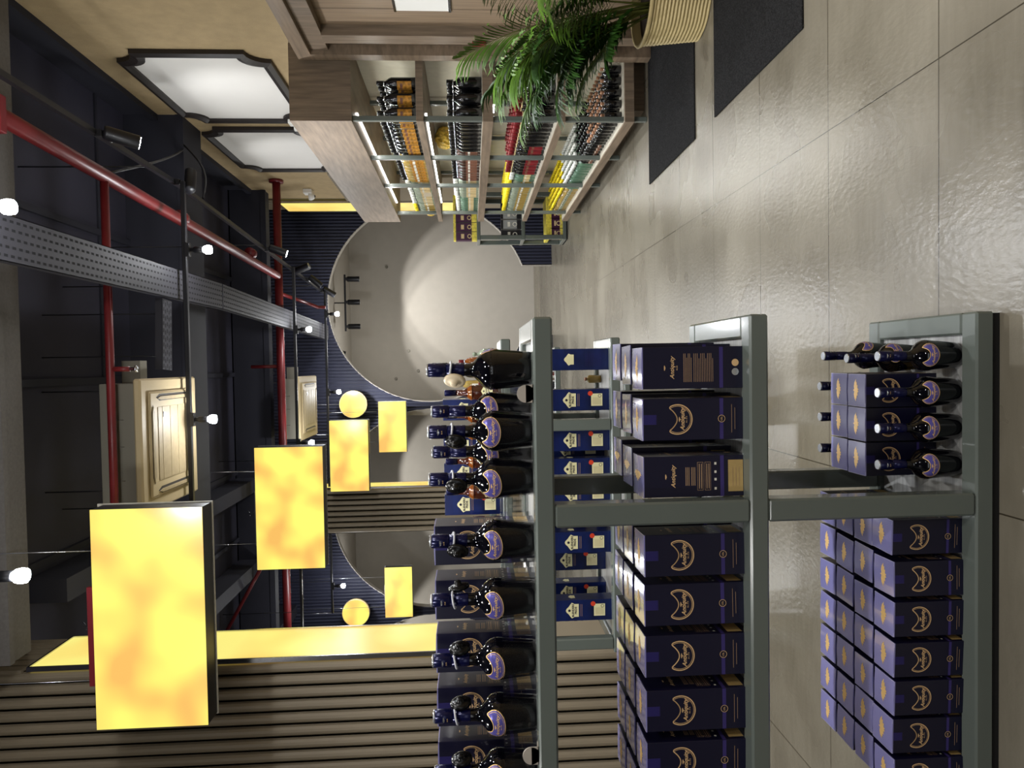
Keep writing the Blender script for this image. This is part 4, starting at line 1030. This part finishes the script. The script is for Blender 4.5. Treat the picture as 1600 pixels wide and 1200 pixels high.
# ------------------------------------------------------------------ air conditioners
def aircon(x0, x1, y0, y1, z, lab):
    w, d = x1-x0, y1-y0; t = empty('air_conditioner', ((x0+x1)/2, (y0+y1)/2, z)); mb = MB()
    mb.rbox((-w/2+.03,-d/2+.02,.05),(w/2-.03,d/2-.03,.27),'duct_grey',.004)
    for u in (-.25,.0,.2): mb.box((u*w,-d/2+.018,.12),(u*w+.002,-d/2+.022,.2),'chrome')
    mb.box((w/2-.03,-d*.3,.08),(w/2+.12,-d*.3+.1,.2),'duct_grey'); mb.build('unit_body', t)
    mb = MB(); mb.rbox((-w/2,-d/2,0),(w/2,d/2,.05),'ac_beige',.012); mb.rbox((-w*.40,-d*.40,-.018),(w*.40,d*.40,.0),'ac_beige',.012); mb.build('panel', t)
    mb = MB(); mb.box((-w*.28,-d*.28,-.022),(w*.28,d*.28,-.018),'ac_grille')
    for k in range(4): mb.box((-w*.28,-d*.28+k*d*.14+.06,-.024),(w*.28,-d*.28+k*d*.14+.065,-.021),'ac_beige')
    mb.box((w*.2,-d*.2,-.026),(w*.24,-d*.16,-.022),'black_metal'); mb.build('grille', t)
    for k in range(4):
        a = k*PI/2; c, s_ = round(math.cos(a)), round(math.sin(a)); hw = (w if c == 0 else d)*.30; off = (d if s_ == 0 else w)*0+(.355*(d if c == 0 else w))
        mb = MB()
        lo = (-hw, -.022); hi = (hw, .022)
        P = lambda u, v, z_: (c*off+(v if c else u), s_*off+(u if c else v), z_)
        pl = [(lo[0],0),(lo[0]+.05,-.024),(hi[0]-.05,-.024),(hi[0],0),(hi[0]-.05,.022),(lo[0]+.05,.022)]
        mb.prism(pl, 'ac_dark', lambda u, v, t_: P(u, v, t_), -.0195, -.017); mb.prism([(u*.96, v*.5-.006) for u, v in pl], 'ac_grille', lambda u, v, t_: P(u, v, t_), -.026, -.020); mb.build('air_vane', t)
    for cx in (-1, 1):
        mb = MB(); mb.tube([(cx*w*.4,0,.27),(cx*w*.4,0,4.3-z)], .005, 'black_metal', 5); mb.build('hanger_rod', t)
    tag(t, lab, 'air conditioner', 'beige ceiling air conditioners')
aircon(-.94, -.055, 4.72, 5.64, 3.42, 'nearer beige ceiling cassette air conditioner hanging by a grey body')
aircon(-.92, -.11, 8.98, 9.98, 3.42, 'farther beige ceiling cassette air conditioner behind the thick red pipe')

# ------------------------------------------------------------------ small wall things
def dome(loc, lab, s=1.0):
    t = empty('security_camera', loc); mb = MB(); mb.rbox((-.05*s,-.06*s,-.05*s),(0,.06*s,.05*s),'paper',.006); mb.build('mount', t)
    mb = MB(); mb.lathe([(.045*s,0),(.045*s,-.03*s),(.032*s,-.055*s),(.012*s,-.066*s)], 'paper', 20, (-.075*s,0,-.01)); mb.lathe([(.022*s,-.058*s),(.01*s,-.072*s)], 'black_metal', 14, (-.075*s,0,-.01)); mb.build('camera_dome', t)
    tag(t, lab, 'security camera', 'small cameras on the beige wall')
dome((2.25,9.2,3.30), 'white dome camera on the beige wall past the framed panels', 1.1); dome((2.21,6.52,2.83), 'small grey camera at the lower corner of the nearer framed panel', .8)
for i, (x, z) in enumerate(((-.25,2.76),(1.95,2.9),(.3,2.5),(-.1,2.32))):
    mb = MB(); mb.lathe([(.025,-.03),(.03,0)], 'duct_grey', 12, (0,0,0), 'y'); tag(mb.build('sensor', None, (x, 14.149, z)), ['small round sensor on the inner grey wall, second highest','small round sensor on the inner grey wall, topmost','small round sensor on the inner grey wall, third highest','small round sensor on the inner grey wall, lowest one'][i], 'sensor', 'small sensors on the inner wall')
